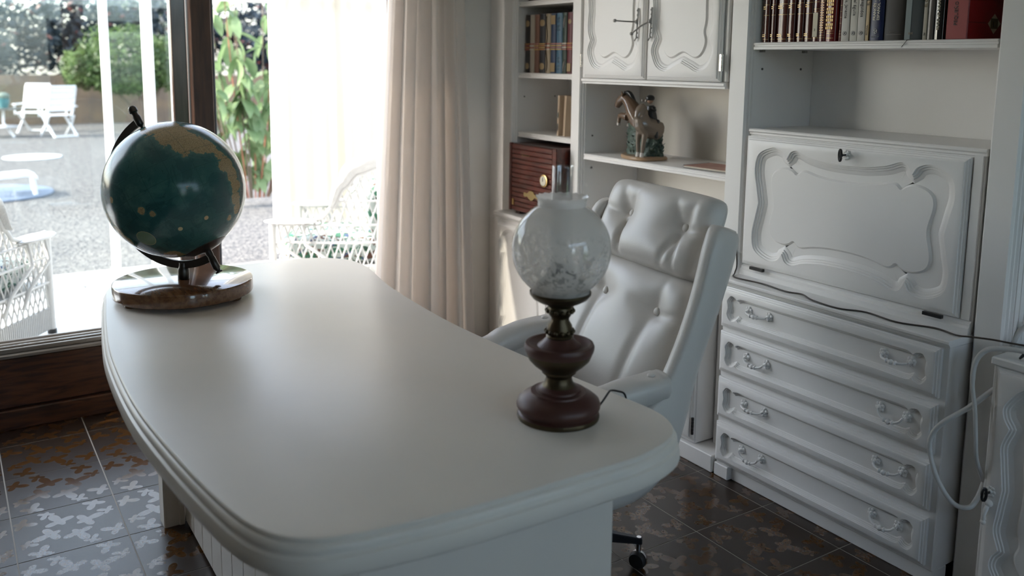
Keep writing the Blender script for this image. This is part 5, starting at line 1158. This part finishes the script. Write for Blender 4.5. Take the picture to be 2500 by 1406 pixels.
BARK = mat('bark_brown', (.16, .12, .09), .9, bump=(20, .8, .02))
rnd = random.Random(11)
bs = thing('garden_bush', 'rounded bright green clipped shrub on bare grey trunks', 'shrub', (-22, 3.6, 0))
mb = MB()
for c, r_ in (((0, 0, 1.62), (.9, 1.05, .72)), ((0, -.85, 1.35), (.5, .45, .42)), ((.2, .85, 1.5), (.7, .6, .6)), ((.3, .0, 1.15), (.5, .8, .35))): foliage(mb, rnd, c, r_, 3600, .055, .72)
mb.build('crown', leaf_mat('bush_leaf', (.035, .075, .022), (.14, .22, .06), .35), bs)
for pts in ([(0, .35, 0), (0, .2, .35), (0, -.1, .75), (0, -.35, 1.2)], [(0, .4, 0), (0, .6, .5), (.1, .8, 1.1)], [(.05, .30, 0), (.1, .35, .5), (.1, .25, 1.1)]): MB().tube(catmull(pts, False, 4), [.075-.004*i for i in range(4*(len(pts)-1)+1)], 8).build('trunk', BARK, bs, smooth=60)
DKL = leaf_mat('dark_leaf', (.010, .022, .030), (.028, .045, .060), .15); REDL = leaf_mat('red_leaf', (.10, .02, .015), (.16, .05, .04), .2)
for i, (y, z, r_, lb) in enumerate(((-1.3, 2.0, 1.5, 'dark broad-leaved tree at the far left behind the garden wall'), (1.0, 2.05, 1.5, 'dark broad-leaved tree with red tips above the folding chairs'), (3.2, 2.4, 1.5, 'dark broad-leaved tree rising behind the round shrub'), (5.6, 2.2, 1.5, 'dark broad-leaved tree seen beside the timber post'), (8.0, 2.2, 1.5, 'dark broad-leaved tree hidden mostly by the timber post'))):
    tr = thing('garden_tree', lb, 'tree', (-25.4, y, 0), 0, 'dark trees behind the garden wall'); mb = MB()
    foliage(mb, rnd, (0, 0, z), (1.0, r_, 1.35), 2600, .13, .5); mb.build('crown', DKL, tr); mb = MB(); foliage(mb, rnd, (.1, 0, z+.1), (1.0, r_, 1.3), 110, .10, .9); mb.build('red_shoots', REDL, tr)
    MB().tube([(0, 0, 0), (.05, .1, .7), (0, 0, 1.5)], [.12, .10, .07], 8).build('trunk', BARK, tr, smooth=60)
bg_t = thing('garden_tree', 'lighter green tree showing above the round shrub', 'tree', (-27.5, 4.9, 0), 0, None); mb = MB(); foliage(mb, rnd, (0, 0, 2.9), (1.0, 1.2, 1.1), 2600, .09, .6); mb.build('crown', leaf_mat('mid_leaf', (.025, .06, .03), (.07, .12, .06), .2), bg_t); MB().tube([(0, 0, 0), (0, 0, 2.4)], .11, 8).build('trunk', BARK, bg_t, smooth=60)
gw = struct(MB().box(-24.3, -24.0, -14, 16, 0, 1.18).build('wall_garden', mat('brown_wall', (.20, .14, .09), .9, var=(3, (.13, .10, .08), .8), bump=(9, .6, .02))), 'low brown garden wall at the back of the yard')
# rubber plant by the terrace with large individual leaves
rp = thing('rubber_plant', 'large-leaved glossy rubber plant beyond the open door', 'plant', (-9.6, 2.85, 0))
RL = leaf_mat('rubber_leaf', (.11, .20, .08), (.33, .42, .22), .4); RST = mat('red_stem', (.36, .13, .08), .5)
lv = []; 
def leaf_mesh(L, w_, bend):
    vs = []; fs = []
    for i in range(7):
        t_ = i/6; ww = w_*math.sin(PI*min(1, t_*.96+.04))**.75; x = L*t_; z = -bend*t_*t_*L
        vs += [(x, -ww, z+ww*.25), (x, 0, z), (x, ww, z+ww*.25)]
    for i in range(6):
        a = i*3; fs += [(a, a+1, a+4, a+3), (a+1, a+2, a+5, a+4)]
    me = bpy.data.meshes.new('leaf'); me.from_pydata(vs, [], fs); me.materials.append(RL); me.polygons.foreach_set('use_smooth', [True]*len(fs)); return me
LM = [leaf_mesh(.25, .055, .25), leaf_mesh(.21, .048, .5), leaf_mesh(.28, .060, .35)]
rnd = random.Random(5); stems = []
for k in range(26):
    y0 = rnd.uniform(-.55, .65); zt = rnd.uniform(.75, 2.45); x0 = rnd.uniform(-.35, .35); pts = catmull([(0, .25*y0, .1), (.5*x0, .7*y0, zt*.55), (x0, y0, zt)], False, 6)
    MB().tube(pts, [.009-.0004*i for i in range(13)], 6).build('stem', BARK if k % 4 else RST, rp, smooth=60); stems.append(pts)
nl = 0
for pts in stems:
    for q in range(11):
        p = pts[12].lerp(pts[4], rnd.random()**1.1) if q else pts[12]
        p = p+Vector((rnd.uniform(-.04, .04), rnd.uniform(-.04, .04), rnd.uniform(-.04, .04)))
        o = bpy.data.objects.new('leaf', rnd.choice(LM)); COL.objects.link(o); o.parent = rp; o.location = p
        o.rotation_euler = (rnd.uniform(-.5, .5), rnd.uniform(.1, 1.25), rnd.uniform(0, 2*PI)); s_ = rnd.uniform(.75, 1.25); o.scale = (s_, s_, s_)
